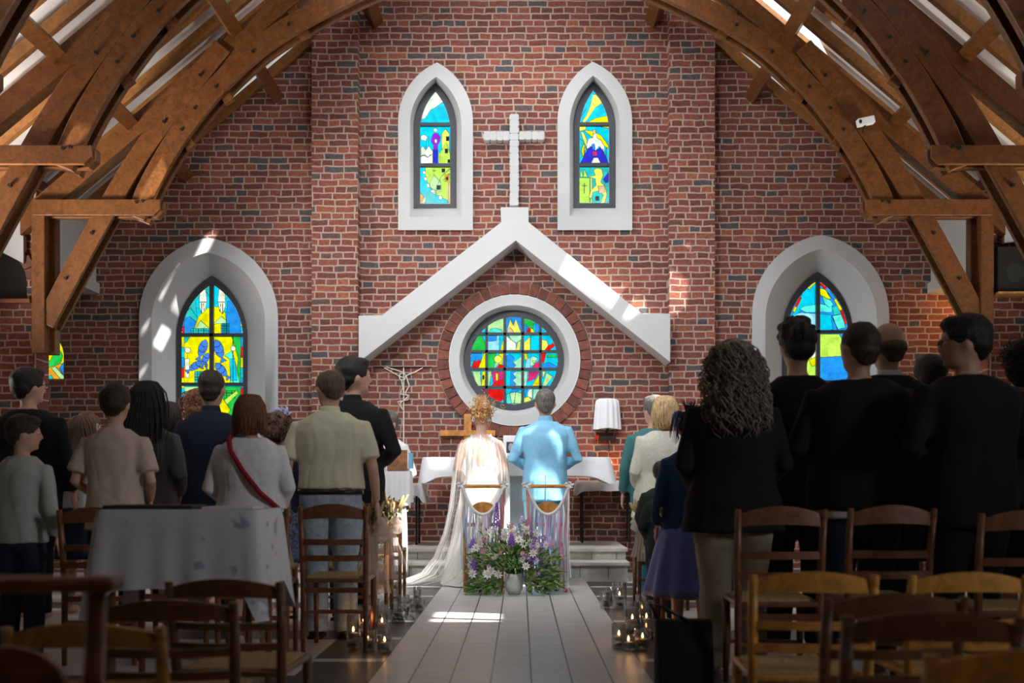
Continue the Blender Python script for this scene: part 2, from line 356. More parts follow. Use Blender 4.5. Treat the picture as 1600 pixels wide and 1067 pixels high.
# ---- white chevron moulding
ch = [(560, 493), (597, 492), (783, 347), (782, 323.5), (826, 323.5), (826, 347), (1003, 490), (1047.5, 490), (1047.5, 566), (806, 376), (560, 566.5)]
mb = MB(); mb.prism([pz(x, y, 11.62) for x, y in ch], 11.62, 12.01); struct(mb.build('trim_chevron', M_PL, bevel=.006))
# ---- white cross of rough blocks
cr_ = empty('wall_cross', W(803, 250, 11.95)); tag(cr_, 'white block cross fixed high on the brick between the two narrow windows', 'cross')
rr = random.Random(3); mb = MB(); c0 = W(803, 250, 11.93)
def blk(mb, x0, y0, x1, y1):
    a = W(x0, y1, 11.93)-c0; b = W(x1, y0, 11.93)-c0; j = lambda: rr.uniform(-.006, .006)
    k = .012; mb.prism([(a.x+k+j(), a.z), (b.x-k+j(), a.z+j()*.3), (b.x, a.z+k), (b.x+j(), b.z-k), (b.x-k, b.z), (a.x+k, b.z+j()*.5), (a.x, b.z-k+j()), (a.x+j(), a.z+k)], -.05, .09)
for i in range(14): blk(mb, 796.3, 180+i*10.2, 810.7, 190.4+i*10.2)
mb.build('upright', M_PL, cr_, bevel=.005)
mb = MB()
mb.box((-.36, -.03, W(0, 219, 11.93).z-c0.z), (.36, .085, W(0, 210, 11.93).z-c0.z))
for i in range(4): blk(mb, 756+i*10, 207, 766.3+i*10, 221.5)
for i in range(4): blk(mb, 811+i*9.8, 207, 821+i*9.8, 220.5)
mb.build('crossbar', M_PL, cr_, bevel=.005)
# ================================================================== WINDOWS
def glass_mat():
    m = bpy.data.materials.new('stained_glass'); m.use_nodes = True; t = m.node_tree; t.nodes.clear()
    o = t.nodes.new('ShaderNodeOutputMaterial'); tr = t.nodes.new('ShaderNodeBsdfTransparent'); tl = t.nodes.new('ShaderNodeBsdfTranslucent'); gl = t.nodes.new('ShaderNodeBsdfGlossy')
    gl.inputs['Roughness'].default_value = .15; at = t.nodes.new('ShaderNodeAttribute'); at.attribute_name = 'glass'
    nz = t.nodes.new('ShaderNodeTexNoise'); nz.inputs['Scale'].default_value = 14; nz.inputs['Detail'].default_value = 4
    mr = t.nodes.new('ShaderNodeMapRange'); mr.inputs['From Min'].default_value = .3; mr.inputs['From Max'].default_value = .7; mr.inputs['To Min'].default_value = .68; mr.inputs['To Max'].default_value = 1.1
    tc = t.nodes.new('ShaderNodeTexCoord'); t.links.new(tc.outputs['Object'], nz.inputs[0]); t.links.new(nz.outputs[0], mr.inputs[0])
    mu = t.nodes.new('ShaderNodeMix'); mu.data_type = 'RGBA'; mu.blend_type = 'MULTIPLY'; mu.inputs[0].default_value = 1
    t.links.new(at.outputs['Color'], mu.inputs[6]); t.links.new(mr.outputs[0], mu.inputs[7])
    t.links.new(mu.outputs[2], tr.inputs[0]); t.links.new(mu.outputs[2], tl.inputs[0])
    a = t.nodes.new('ShaderNodeMixShader'); a.inputs[0].default_value = .3; t.links.new(tr.outputs[0], a.inputs[1]); t.links.new(tl.outputs[0], a.inputs[2])
    b = t.nodes.new('ShaderNodeMixShader'); b.inputs[0].default_value = .03; t.links.new(a.outputs[0], b.inputs[1]); t.links.new(gl.outputs[0], b.inputs[2])
    t.links.new(b.outputs[0], o.inputs[0]); return m
M_GL = glass_mat(); M_LEAD = mat('lead_came', (.01, .01, .012), .5, .1)
G = dict(b=(.02, .30, .85), c=(.0, .62, .86), t=(.02, .55, .50), y=(.95, .80, .0), Y=(.97, .92, .12), r=(.85, .01, .01), g=(.02, .55, .07), l=(.55, .85, .35), w=(.95, .93, .72),
         p=(.33, .03, .60), n=(.03, .03, .55), o=(.95, .38, .02), k=(.9, .55, .3), L=(.60, .88, .10), s=(.35, .75, .95), f=(.06, .22, .75), a=(.10, .85, .72), m=(.75, .03, .18), q=(.45, .86, .55), d=(.0, .25, .35), x=(.02, .02, .02))
def stained(outline, paint, Y, name, parent, step=.62, lead=.9):
    xs = [p[0] for p in outline]; ys = [p[1] for p in outline]
    x0, x1, y0, y1 = min(xs), max(xs), min(ys), max(ys); nx = int((x1-x0)/step)+1; ny = int((y1-y0)/step)+1
    gx = x0+(np.arange(nx)+.5)*step; gy = y0+(np.arange(ny)+.5)*step; PX, PY = np.meshgrid(gx, gy)
    idm = np.zeros(PX.shape, int); colr = np.zeros(PX.shape+(3,)); colr[:] = G[paint[0]]
    lines = np.zeros(PX.shape, bool)
    for k, it in enumerate(paint[1:]):
        if it[0] == '-':      # free lead line
            pts = it[1]; wd = it[2] if len(it) > 2 else lead
            for (ax, ay), (bx, by) in zip(pts[:-1], pts[1:]):
                dx, dy = bx-ax, by-ay; L2 = dx*dx+dy*dy or 1; tt = np.clip(((PX-ax)*dx+(PY-ay)*dy)/L2, 0, 1)
                lines |= ((PX-ax-tt*dx)**2+(PY-ay-tt*dy)**2) < (wd*.5)**2
        else:
            poly = circ(*it[1], 20) if len(it[1]) == 3 and not hasattr(it[1][0], '__len__') else it[1]
            m = in_poly(PX, PY, poly); idm[m] = k+1; colr[m] = G[it[0]]; lines[m] = False
    e = np.zeros(PX.shape, bool)
    e[:, 1:] |= idm[:, 1:] != idm[:, :-1]; e[1:, :] |= idm[1:, :] != idm[:-1, :]; e |= lines
    ins = in_poly(PX, PY, outline)
    V = np.zeros((ny+1, nx+1, 3)); vx = x0+np.arange(nx+1)*step; vy = y0+np.arange(ny+1)*step; VXm, VYm = np.meshgrid(vx, vy)
    V[..., 0] = (VXm-VX)*Y/F; V[..., 1] = Y; V[..., 2] = 1+(HY-VYm)*Y/F
    jj, ii = np.nonzero(ins); base = jj*(nx+1)+ii
    fc = np.stack([base, base+nx+1, base+nx+2, base+1], 1)
    me = bpy.data.meshes.new(name); me.from_pydata(V.reshape(-1, 3).tolist(), [], fc.tolist()); me.materials.append(M_GL); me.materials.append(M_LEAD)
    me.polygons.foreach_set('material_index', e[jj, ii].astype(int))
    at = me.attributes.new('glass', 'FLOAT_COLOR', 'FACE'); cc = np.ones((len(jj), 4)); cc[:, :3] = colr[jj, ii]; at.data.foreach_set('color', cc.ravel())
    b = bmesh.new(); b.from_mesh(me); bmesh.ops.delete(b, geom=[v for v in b.verts if not v.link_faces], context='VERTS'); b.to_mesh(me); b.free()
    return link(name, me, parent)
def ringstrip(mb, spec, mi=0):   # spec: list of (outline px, Y)
    rs = [[W(x, y, Y) for x, y in ol] for ol, Y in spec]
    for a, b in zip(rs[:-1], rs[1:]): mb.strip([a, b], True, False, mi)
def grow(ol, d):
    cx = sum(p[0] for p in ol)/len(ol); out = []; n = len(ol)
    for i in range(n):
        a = Vector(ol[i-1]); b = Vector(ol[i]); c = Vector(ol[(i+1) % n]); t = (c-a); t = t.normalized() if t.length else Vector((1, 0)); out.append((b.x+t.y*d, b.y-t.x*d))
    return out
wi = [0]
def window(outer, lip, frame, glass, paint, bars, Yf, label, frame_mat=M_GREY):
    wi[0] += 1
    w_ = empty('window_%d' % wi[0], W(outer[0][0], outer[0][1], YW)); struct(w_); w_['label'] = label
    loc = w_.location
    def fin(o): o.matrix_parent_inverse = Matrix.Translation(-loc); return o
    mb = MB()
    if lip: ringstrip(mb, [(outer, 12.02), (outer, 11.955), (lip, 11.955), (frame, Yf), (frame, Yf+.12)])
    else: ringstrip(mb, [(outer, 12.0), (frame, Yf), (frame, Yf+.1)])
    fin(mb.build('reveal', M_PL if lip else M_BR, w_, smooth=True))
    mb = MB(); ringstrip(mb, [(frame, Yf+.05), (frame, Yf-.02), (glass, Yf-.02), (glass, Yf+.05)])
    for a, b, wd in bars: mb.bar(W(*a, Yf+.01), W(*b, Yf+.01), wd*Yf/F, .05)
    fin(mb.build('frame', frame_mat, w_))
    g = fin(stained(glass, paint, Yf+.02, 'stained_glass', w_))
    return w_
# big left window: hands over water, fishes
hand = lambda cx, s: [('w', [(cx-4*s, 452), (cx+5*s, 452), (cx+7*s, 470), (cx+4*s, 486), (cx-1*s, 490), (cx-5*s, 478)]), ('-', [(cx-1*s, 474), (cx-1*s, 489)]), ('-', [(cx+2*s, 474), (cx+3*s, 487)]), ('-', [(cx-4*s, 472), (cx+6*s, 472)])]
def border(l, r, top, bot, step=16):
    out = []; cs = 'rycb'
    for k, y in enumerate(range(int(top), int(bot), step)):
        out.append((cs[k % 4], [(l-2, y), (l+4, y), (l+4, y+step), (l-2, y+step)])); out.append((cs[(k+2) % 4], [(r-4, y), (r+2, y), (r+2, y+step), (r-4, y+step)]))
    return out
def fish(cx, cy, a, L_):
    c, s = math.cos(R(a)), math.sin(R(a)); T = lambda u, v: (cx+u*c-v*s, cy+u*s+v*c)
    return [('f', [T(u*L_, v*L_) for u, v in ((-.5, 0), (-.35, .16), (-.05, .22), (.25, .15), (.4, .03), (.6, .16), (.6, -.16), (.4, -.03), (.25, -.15), (-.05, -.22), (-.35, -.16))])]+[('-', [T(-.2*L_, -.18*L_), T(-.12*L_, 0), T(-.2*L_, .18*L_)]), ('-', [T(.1*L_, -.16*L_), T(.18*L_, 0), T(.1*L_, .16*L_)])]
def grid(x0, y0, x1, y1, c, s=5):
    out = [(c, [(x0, y0), (x1, y0), (x1, y1), (x0, y1)])]
    x = x0+s
    while x < x1: out.append(('-', [(x, y0), (x, y1)])); x += s
    y = y0+s
    while y < y1: out.append(('-', [(x0, y), (x1, y)])); y += s
    return out
PB = ['c', ('t', [(276, 440), (331, 440), (331, 470), (300, 490), (276, 520)]), ('c', [(305, 470), (322, 455), (331, 470), (331, 500), (308, 500)]), ('b', [(355, 470), (385, 470), (385, 525), (352, 525)]), ('t', [(284, 498), (297, 480), (311, 500), (300, 523), (284, 523)]),
      ('b', [(284, 500), (296, 494), (310, 506), (300, 523), (284, 523)]), ('y', [(310, 494), (318, 485), (331, 478), (344, 480), (352, 488), (354, 523), (300, 523)]),
      ('l', [(300, 523), (313, 500), (326, 512), (346, 494), (353, 500), (353, 523)]), ('y', [(334, 506), (345, 505), (345, 523), (334, 523)])]+hand(316, 1)+hand(347, -1)+grid(298, 513, 328, 523, 't', 4)+grid(346, 505, 358, 523, 'd', 4)+[
      ('y', [(284, 526), (379, 526), (379, 600), (284, 600)]), ('g', [(362, 526), (376, 526), (376, 600), (366, 600), (372, 560)]), ('a', [(350, 555), (362, 548), (366, 560), (374, 598), (360, 598), (358, 560)]), ('c', [(360, 560), (366, 560), (370, 594), (360, 594)]), ('t', [(284, 526), (296, 526), (292, 534), (284, 538)])]+[
      ('w', (293, 547, 4.5)), ('-', [(293, 552), (293, 560)]), ('w', (364, 544, 4)), ('-', [(364, 526), (364, 540)]), ('-', [(364, 548), (364, 598)]),
      ('w', [(288, 560), (296, 560), (295, 590), (290, 590)])]+grid(304, 580, 318, 598, 't', 4.5)+grid(334, 544, 347, 553, 'w', 3.5)+fish(316, 545, 110, 32)+fish(342, 546, 70, 34)+fish(320, 562, 115, 24)+fish(304, 572, 145, 26)+fish(346, 578, 50, 30)+fish(322, 571, 80, 10)+[
      ('g', [(284, 604), (379, 604), (379, 655), (284, 655)]), ('l', [(284, 604), (312, 604), (296, 612), (284, 610)]), ('y', [(310, 640), (345, 618), (360, 640), (350, 655), (300, 655)])]+grid(350, 610, 367, 622, 'g', 4)+border(284, 379.5, 446, 655)+[('L', [(350, 625), (370, 610), (372, 614), (354, 632)])]
aL = arch(284, 379.5, 331.5, 444, 527, 655); fL = arch(275.5, 386.5, 331, 430.5, 527, 664); lL = arch(237, 414, 324.5, 394.5, 502, 700)
def bar_set(x, ya, yb, ls, xl, xr, wd=6): return ([((x, ya), (x, yb), wd)] if x else [])+[((xl, y), (xr, y), 5) for y in ls]
window(O_BL, lL, fL, aL, PB, bar_set(331, 436, 660, (523.5, 600.5), 278, 384), 12.22, 'large pointed stained glass window with blue fishes and hands, left of altar')
PR = ['b', ('c', [(1225, 520), (1262, 440), (1277, 440), (1277, 475), (1255, 478), (1240, 500)]), ('a', [(1249, 483), (1256, 478), (1280, 474), (1300, 478), (1303, 483), (1298, 488), (1285, 487), (1260, 488)]), ('s', [(1225, 500), (1250, 488), (1277, 490), (1277, 520), (1225, 520)]),
      ('y', [(1281, 450), (1290, 452), (1295, 462), (1299, 467), (1290, 466), (1281, 460)]), ('a', [(1284, 462), (1299, 470), (1302, 476), (1295, 480), (1288, 474)]), ('c', [(1281, 490), (1298, 492), (1301, 515), (1281, 516)]), ('t', [(1299, 480), (1312, 476), (1316, 490), (1303, 492)]), ('a', [(1299, 494), (1316, 490), (1321, 512), (1309, 514)]),
      ('L', [(1230, 522), (1311, 522), (1318, 534), (1316, 556), (1281, 558), (1280, 640), (1230, 640)]), ('w', [(1264, 545), (1277, 530), (1277, 556), (1268, 562)]), ('y', [(1264, 562), (1277, 556), (1277, 570), (1268, 572)]), ('-', [(1273, 455), (1273, 477)]), ('-', [(1300, 492), (1309, 516)]),
      ('y', [(1261, 450), (1273, 437), (1275, 441), (1264, 452)]), ('r', [(1281, 437), (1292, 448), (1289, 452), (1280, 443)]), ('b', [(1292, 448), (1306, 466), (1303, 469), (1289, 452)]), ('y', [(1306, 466), (1316, 483), (1312, 485), (1303, 469)]), ('r', [(1316, 483), (1323, 505), (1320, 507), (1312, 485)]), ('r', [(1242, 478), (1249, 463), (1252, 466), (1245, 480)]), ('y', [(1238, 486), (1242, 478), (1245, 480), (1242, 488)])]
window(O_BR, arch(1196, 1370, 1281.5, 389, 498, 700), arch(1222, 1332, 1277.5, 424.5, 522, 664), arch(1230.5, 1324.5, 1277.5, 438, 522, 655), PR, bar_set(1277.7, 430, 660, (518.5, 597), 1226, 1328), 12.22, 'large pointed stained glass window in blues and green, right of altar')
PU1 = ['w', ('c', [(655, 187), (664, 185), (672, 172), (680, 168), (690, 160), (705, 160), (705, 260), (655, 260)]), ('c', [(655, 197), (705, 197), (705, 240), (655, 240)]), ('w', [(657, 212), (663, 210), (668, 214), (666, 220), (657, 218)]), ('-', [(666, 215), (666, 232)]), ('-', [(670, 212), (670, 232)]),
       ('w', [(657, 232), (661, 228), (665, 234), (670, 228), (676, 236), (676, 255), (657, 255)]), ('-', [(657, 245), (664, 242), (668, 246), (675, 241)]), ('p', [(675, 211), (678, 208), (684, 208), (688, 214), (687, 222), (684, 226), (684, 255), (676, 255), (677, 226), (673, 220)]), ('n', [(676, 234), (684, 234), (684, 255), (677, 255)]), ('w', (680, 203, 3.2)), ('w', [(679, 217), (683, 217), (682, 224), (679, 222)]),
       ('Y', [(690, 209), (696, 201), (702, 209), (702, 255), (685, 255), (685, 240), (690, 236)]), ('L', [(687, 240), (697, 222), (703, 240), (703, 255), (687, 255)]), ('x', [(697, 213), (701, 213), (701, 220), (697, 220)]), ('x', [(695, 232), (699, 232), (699, 239), (695, 239)]), ('x', [(699, 249), (703, 249), (703, 254), (699, 254)]), ('-', [(655, 246), (661, 242), (668, 246), (674, 241)]),
       ('L', [(655, 261), (705, 261), (705, 318), (655, 318)]), ('c', [(655, 261), (664, 261), (665, 278), (671, 292), (682, 304), (698, 312), (700, 318), (672, 318), (655, 302)]), ('w', [(661, 266), (665, 268), (664, 272), (660, 271)]), ('w', [(662, 276), (667, 277), (667, 282), (662, 281)]), ('w', [(666, 286), (671, 287), (671, 292), (667, 292)]), ('w', [(675, 298), (680, 298), (680, 303), (675, 303)]), ('w', [(686, 305), (691, 306), (690, 312), (685, 311)]),
       ('l', [(671, 285), (678, 273), (688, 283), (690, 298), (682, 302), (672, 292)]), ('-', [(678, 264), (678, 273)]), ('-', [(676, 267), (681, 267)]), ('o', [(695, 273), (702, 271), (702, 283), (695, 284)]), ('x', [(697, 276), (700, 276), (700, 281), (697, 281)]), ('x', [(682, 289), (688, 289), (688, 296), (682, 296)]), ('x', [(690, 263), (695, 263), (695, 269), (690, 269)]), ('w', [(659, 316), (668, 300), (676, 296), (682, 298), (670, 306), (662, 318)]), ('t', [(666, 303), (671, 298), (682, 306), (676, 318), (664, 318)]), ('o', [(656, 300), (662, 306), (657, 318), (655, 318)]), ('k', [(700, 285), (704, 285), (704, 318), (700, 318)]), ('-', [(704, 263), (690, 275), (684, 288)]), ('-', [(705, 270), (692, 282)])]
window(O_UL, arch(640.5, 721, 681.5, 120, 195, 339), arch(646.5, 713, 681, 130, 200, 325), arch(656.5, 703.5, 680.5, 143.5, 205, 318), PU1, bar_set(None, 0, 0, (195, 258.5), 650, 710), 12.15, 'narrow pointed window with purple robed figure, left of the wall cross')
PU2 = ['c', ('Y', [(909, 190), (916, 180), (922, 165), (926, 148), (931, 147), (942, 160), (930, 168), (920, 183), (914, 192)]), ('y', [(918, 191), (932, 184), (950, 180), (952, 192)]), ('-', [(905, 186), (916, 170)]),
       ('c', [(904, 197), (953, 197), (953, 255), (904, 255)]), ('t', [(904, 215), (914, 222), (917, 236), (904, 250)]), ('Y', [(904, 197), (916, 197), (914, 203), (904, 205)]), ('Y', [(907, 205), (911, 206), (917, 218), (916, 230), (910, 216)]), ('y', [(912, 203), (928, 205), (940, 212), (950, 226), (950, 232), (936, 222), (922, 212)]), ('y', [(936, 197), (953, 197), (953, 201)]), ('y', [(908, 236), (912, 224), (915, 232), (911, 245)]),
       ('w', [(916, 226), (920, 216), (926, 215), (927, 205), (931, 205), (932, 215), (938, 218), (944, 228), (944, 238), (936, 228), (930, 236), (922, 228), (917, 238)]), ('k', [(926, 203), (930, 202), (931, 208), (927, 210)]), ('n', [(907, 254), (918, 232), (925, 228), (930, 235), (938, 230), (947, 245), (950, 254)]), ('b', [(924, 226), (928, 224), (930, 232), (926, 234)]), ('m', [(926, 236), (933, 236), (933, 243), (926, 243)]), ('w', [(924, 254), (928, 246), (934, 246), (938, 254)]), ('-', [(913, 230), (913, 246)]), ('-', [(942, 232), (943, 248)]), ('-', [(947, 230), (947, 246)]),
       ('t', [(904, 261), (953, 261), (953, 318), (904, 318)]), ('L', [(905, 278), (921, 278), (921, 318), (905, 318)]), ('Y', [(922, 278), (925, 278), (925, 318), (922, 318)]), ('L', [(906, 276), (908, 265), (911, 276)]), ('L', [(911, 276), (913, 264), (918, 276)]), ('-', [(913, 287), (913, 302)], 1.3), ('-', [(910, 290), (916, 290)], 1.3), ('Y', [(918, 276), (930, 274), (927, 266), (933, 262), (940, 264), (942, 274), (938, 284), (945, 290), (948, 304), (944, 318), (938, 318), (943, 304), (934, 298), (926, 300), (924, 310), (920, 308), (923, 297), (931, 290), (930, 279)]), ('k', [(934, 290), (944, 290), (945, 300), (936, 302)]), ('x', [(930, 306), (936, 306), (936, 313), (930, 313)]), ('n', [(942, 280), (951, 268), (951, 284), (946, 286)])]
window(O_UR, arch(890, 968.5, 926.5, 118, 195, 338.5), arch(896, 961.5, 926.5, 128, 200, 324.5), arch(905.5, 951.5, 927, 142, 205, 317), PU2, bar_set(None, 0, 0, (194.5, 258), 900, 958), 12.15, 'narrow pointed window with white winged figure, right of the wall cross')
# round window
X_ = [760.4, 788.7, 816.5, 844.4]; Y_ = [521.8, 549.4, 576.9, 605]
def cel(i, j): return ([735]+X_+[872])[i], ([495]+Y_+[632])[j], (X_+[872])[i], (Y_+[632])[j]
PD = ['c', ('g', [(735, 523), (752, 523), (758, 536), (758, 548), (735, 548)]), ('l', [(762, 495), (787, 495), (787, 520), (762, 520)]), ('a', [(764, 520), (766, 514), (774, 512), (783, 515), (785, 520)]), ('b', [(790, 495), (815, 495), (815, 520), (790, 520)]), ('Y', [(791, 520), (797, 498), (802, 508), (806, 498), (814, 520)]), ('k', [(791, 520), (796, 511), (801, 516), (803, 520)]), ('g', [(818, 495), (834, 495), (834, 512), (826, 512), (822, 506), (818, 505)]), ('b', [(818, 506), (826, 512), (826, 520), (818, 520)]), ('r', [(822, 520), (824, 513), (829, 512), (829, 520)]), ('y', [(829, 520), (829, 512), (833, 514), (835, 520)]), ('b', [(836, 500), (843, 500), (843, 520), (836, 520)]),
      ('b', [(762, 524), (774, 524), (774, 532), (762, 533)]), ('s', [(762, 533), (776, 532), (776, 524), (780, 524), (780, 548), (762, 548)]), ('y', [(781, 548), (788, 524), (788, 548)]), ('w', [(791, 524), (798, 530), (806, 536), (806, 548), (791, 548)]), ('q', [(794, 523), (815, 523), (815, 530), (806, 536), (798, 530)]), ('Y', [(805, 548), (809, 534), (813, 532), (812, 548)]), ('Y', [(818, 535), (828, 526), (828, 548), (818, 548)]), ('c', [(829, 523), (843, 523), (843, 548), (829, 548)]), ('Y', [(846, 530), (854, 532), (857, 540), (850, 548), (846, 548)]), ('r', [(850, 548), (856, 540), (866, 535), (866, 541), (857, 548)]),
      ('b', [(735, 552), (752, 552), (752, 564), (735, 564)]), ('r', [(736, 576), (740, 563), (744, 565), (748, 562), (752, 564), (747, 576)]), ('y', [(747, 576), (756, 551), (760, 551), (759, 576)]), ('g', [(762, 552), (775, 552), (770, 576), (762, 576)]), ('y', [(771, 576), (780, 552), (787, 552), (784, 570), (778, 568)]), ('Y', (778, 561, 6)), ('r', [(774, 576), (780, 569), (787, 570), (787, 576)]), ('b', [(791, 556), (797, 553), (804, 560), (800, 566), (805, 572), (800, 576), (791, 572)]), ('q', [(815, 556), (802, 566), (806, 571), (801, 576), (815, 576)]), ('y', [(818, 552), (823, 552), (825, 562), (820, 562)]), ('q', [(826, 560), (833, 556), (840, 559), (834, 570), (828, 572)]), ('L', [(831, 563), (838, 563), (834, 568)]), ('s', [(820, 576), (822, 562), (828, 558), (828, 576)]), ('m', [(829, 576), (836, 568), (843, 562), (843, 576)]), ('r', [(846, 551), (853, 551), (850, 566), (846, 566)]), ('g', [(854, 554), (870, 554), (870, 558), (854, 558)]), ('b', [(846, 568), (858, 566), (870, 572), (870, 576), (846, 576)]),
      ('l', [(738, 580), (750, 580), (752, 604), (745, 604)]), ('y', [(753, 580), (759, 580), (757, 604), (752, 604)]), ('x', [(754, 586), (756, 586), (756, 592), (754, 592)]), ('l', [(762, 580), (768, 580), (764, 604), (762, 604)]), ('m', [(768, 580), (787, 580), (787, 594), (770, 598)]), ('y', [(774, 583), (778, 583), (778, 594), (774, 594)]), ('r', [(766, 604), (774, 596), (787, 592), (787, 604)]), ('b', [(798, 580), (806, 580), (801, 584), (806, 590), (801, 594), (806, 600), (802, 605), (797, 604)]), ('q', [(806, 580), (815, 580), (815, 605), (802, 605), (806, 600), (801, 594), (806, 590), (801, 584)]), ('q', [(818, 580), (824, 580), (822, 604), (818, 604)]), ('m', [(826, 580), (843, 580), (836, 592), (824, 596)]), ('y', [(830, 604), (843, 584), (843, 604)]), ('Y', [(847, 580), (852, 580), (848, 592)]), ('l', [(854, 582), (864, 588), (852, 604), (847, 602)]),
      ('r', [(752, 608), (758, 608), (758, 616)]), ('r', [(762, 608), (787, 608), (787, 624), (780, 628), (762, 618)]), ('a', [(791, 616), (796, 614), (799, 630), (791, 630)]), ('l', [(796, 614), (806, 612), (815, 614), (814, 630), (799, 630)]), ('b', [(800, 608), (815, 608), (806, 612), (796, 614)]), ('-', [(806, 612), (803, 632)]), ('b', [(818, 608), (824, 608), (820, 622)]), ('Y', [(818, 622), (826, 619), (831, 625), (818, 629)]), ('w', [(825, 610), (831, 607), (831, 622), (824, 619)]), ('q', [(833, 608), (843, 608), (838, 622), (832, 624)])]
bars = [((x, 490), (x, 636), 4.2) for x in X_]+[((730, y), (876, y), 4.2) for y in Y_]
window(circ(804, 562.5, 102), circ(803.6, 562.7, 86), circ(802.8, 563, 78), circ(803.2, 563.5, 68), PD, bars, 12.14, 'round stained glass window of many colours in a white ring over the altar')
PS = ['y', ('o', [(60, 560), (105, 570), (105, 594), (60, 594)]), ('g', [(67, 570), (70, 562), (78, 563), (84, 552), (92, 545), (98, 556), (94, 568), (82, 572), (72, 576)]), ('b', [(92, 575), (100, 565), (102, 582), (98, 585)]), ('l', [(80, 575), (86, 572), (102, 590), (96, 594)]), ('t', [(60, 588), (80, 586), (84, 594), (60, 594)])]
window(O_SL, None, arch(38, 100.5, 67, 517, 556, 593), arch(40, 99.5, 67, 519, 556, 592), PS, [], 12.08, 'small pointed stained glass window in the left aisle wall')
PS2 = ['L', ('y', [(1505, 540), (1540, 530), (1540, 570), (1505, 580)]), ('g', [(1540, 550), (1572, 545), (1572, 594), (1545, 594)])]
window(O_SR, None, arch(1508, 1569, 1539, 517, 556, 593), arch(1510, 1567, 1539, 519, 556, 592), PS2, [], 12.08, 'small pointed stained glass window in the right aisle wall')
# brick ring round the round window
mb = MB(); nb = 46
for k in range(nb):
    t0 = 2*math.pi*(k+.06)/nb; t1 = 2*math.pi*(k+.94)/nb; j = rr.uniform(-1, 1); r0, r1 = 103.5, 120.5+j
    mb.prism([pz(804+r*math.cos(t), 562.5+r*math.sin(t), 11.97) for r, t in ((r0, t0), (r1, t0), (r1, t1), (r0, t1))], 11.965, 12.02, k % 3)
struct(mb.build('trim_brick_ring', [mat('ring_brick_a', (.20, .062, .045), .85, .3, 20, .4), mat('ring_brick_b', (.15, .05, .04), .85, .3, 20, .4), mat('ring_brick_c', (.23, .075, .05), .85, .3, 20, .4)], bevel=.004))
mb = MB(); ringstrip(mb, [(circ(804, 562.5, 102.5), 11.992), (circ(804, 562.5, 121.5), 11.992)]); struct(mb.build('trim_ring_mortar', M_MORT))
# ================================================================== ROOF
def hitroof(p):   # follow the sun back from p to the roof boards
    p = Vector(p)
    for s in (1, -1):   # right slope, then left
        z0 = roofz(XC, .14); a = -.84*s
        t = (z0+a*(p.x-XC)-p.z)/(-SD.z+a*SD.x)
        q = p-SD*t
        if (q.x-XC)*s >= 0: return s, q
    return 0, p
TG = {   # sunlit patches: px outlines on a plane
 'floor': [Fl(642, 972), Fl(790, 972), Fl(790, 957), Fl(656, 957)],
 'bride': [W(636, 925, 9.9), W(800, 900, 9.9), W(800, 640, 9.9), W(712, 610, 9.9)],
 'groom': [W(812, 900, 9.9), W(900, 900, 9.9), W(890, 640, 9.9), W(803, 600, 9.9)],
 'streak1': [W(214, 545, 12), W(219, 545, 12), W(231, 508, 12), W(227, 508, 12)],
 'streak2': [W(238, 488, 12), W(247, 488, 12), W(296, 388, 12), W(287, 388, 12)],
 'streak3': [W(205, 620, 12), W(232, 600, 12), W(340, 372, 12), W(322, 372, 12)],
 'patch': [W(874, 434, 11.62), W(983, 509, 11.62), W(1085, 470, 11.8), W(1090, 370, 11.8), W(925, 330, 11.62)],
 'hammer': [W(205, 348, 10.2), W(262, 348, 10.2), W(262, 312, 10.2), W(250, 250, 10.2)],
 'hammer0': [W(88, 272, 8.57), W(156, 272, 8.57), W(156, 225, 8.57), W(112, 212, 8.57)],
 'bow': [W(598, 905, 7.75), W(642, 905, 7.75), W(642, 735, 7.75), W(598, 735, 7.75)],
 'altar': [W(655, 770, 11), W(720, 770, 11), W(720, 712, 11), W(660, 712, 11)],
}
openings = {1: [], -1: []}  # added roof holes, shaped so the sun falls on those patches
for k, poly in TG.items():
    h = [hitroof(p) for p in poly]; ss = h[0][0]
    openings[ss].append([(q.x, q.y) for s_, q in h]); print('opening', k, ss, [(round(q.x, 2), round(q.y, 2)) for s_, q in h])
ceil = empty('ceiling'); struct(ceil)
for s in (1, -1):
    x0, x1 = (XC, XE+.2) if s > 0 else (-XE-.2, XC)
    # overlapping openings are merged by the triangulation: keep triangles that lie in no opening
    mb = holed([(x0, -3.2), (x1, -3.2), (x1, 12.05), (x0, 12.05)], openings[s], lambda p: (p[0], p[1], roofz(p[0], .21)), M_PANEL, '')
    mb.build('board_panel', M_PANEL, ceil)
    for k in range(18):
        Yr = 11.93-k*.405
        m = MB(); xa, xb = (XC, XE) if s > 0 else (-XE, XC)
        m.prism([(xa, roofz(xa)), (xb, roofz(xb)), (xb, roofz(xb, .135)), (xa, roofz(xa, .135))], Yr-.032, Yr+.032)
        m.build('rafter', M_RF, ceil)
    for px, py in ((290, 268), (430, 145), (585, 28)):
        X, Z = pz(px, py, 12); X = X if s < 0 else 2*XC-X
        m = MB(); m.bar((X, 12, Z-.02), (X, 5.2, Z-.02), .13, .17, 0, up=(s*.64, 0, .77)); m.build('purlin', M_TR, ceil)
for x_, y_, e_ in RW:   # pale panes added above the fill lamps, no opening behind
    q = [(x_-.6, y_-.65), (x_+.6, y_-.65), (x_+.6, y_+.65), (x_-.6, y_+.65)]
    m = MB(); m.add([(x, y, roofz(x, .12)) for x, y in q]+[(x, y, roofz(x, .14)) for x, y in q], [(0, 1, 2, 3), (7, 6, 5, 4), (0, 4, 5, 1), (1, 5, 6, 2), (2, 6, 7, 3), (3, 7, 4, 0)])
    m.build('added_roof_pane', mat('frosted_pane', (.85, .9, .95), .6, .02), ceil)
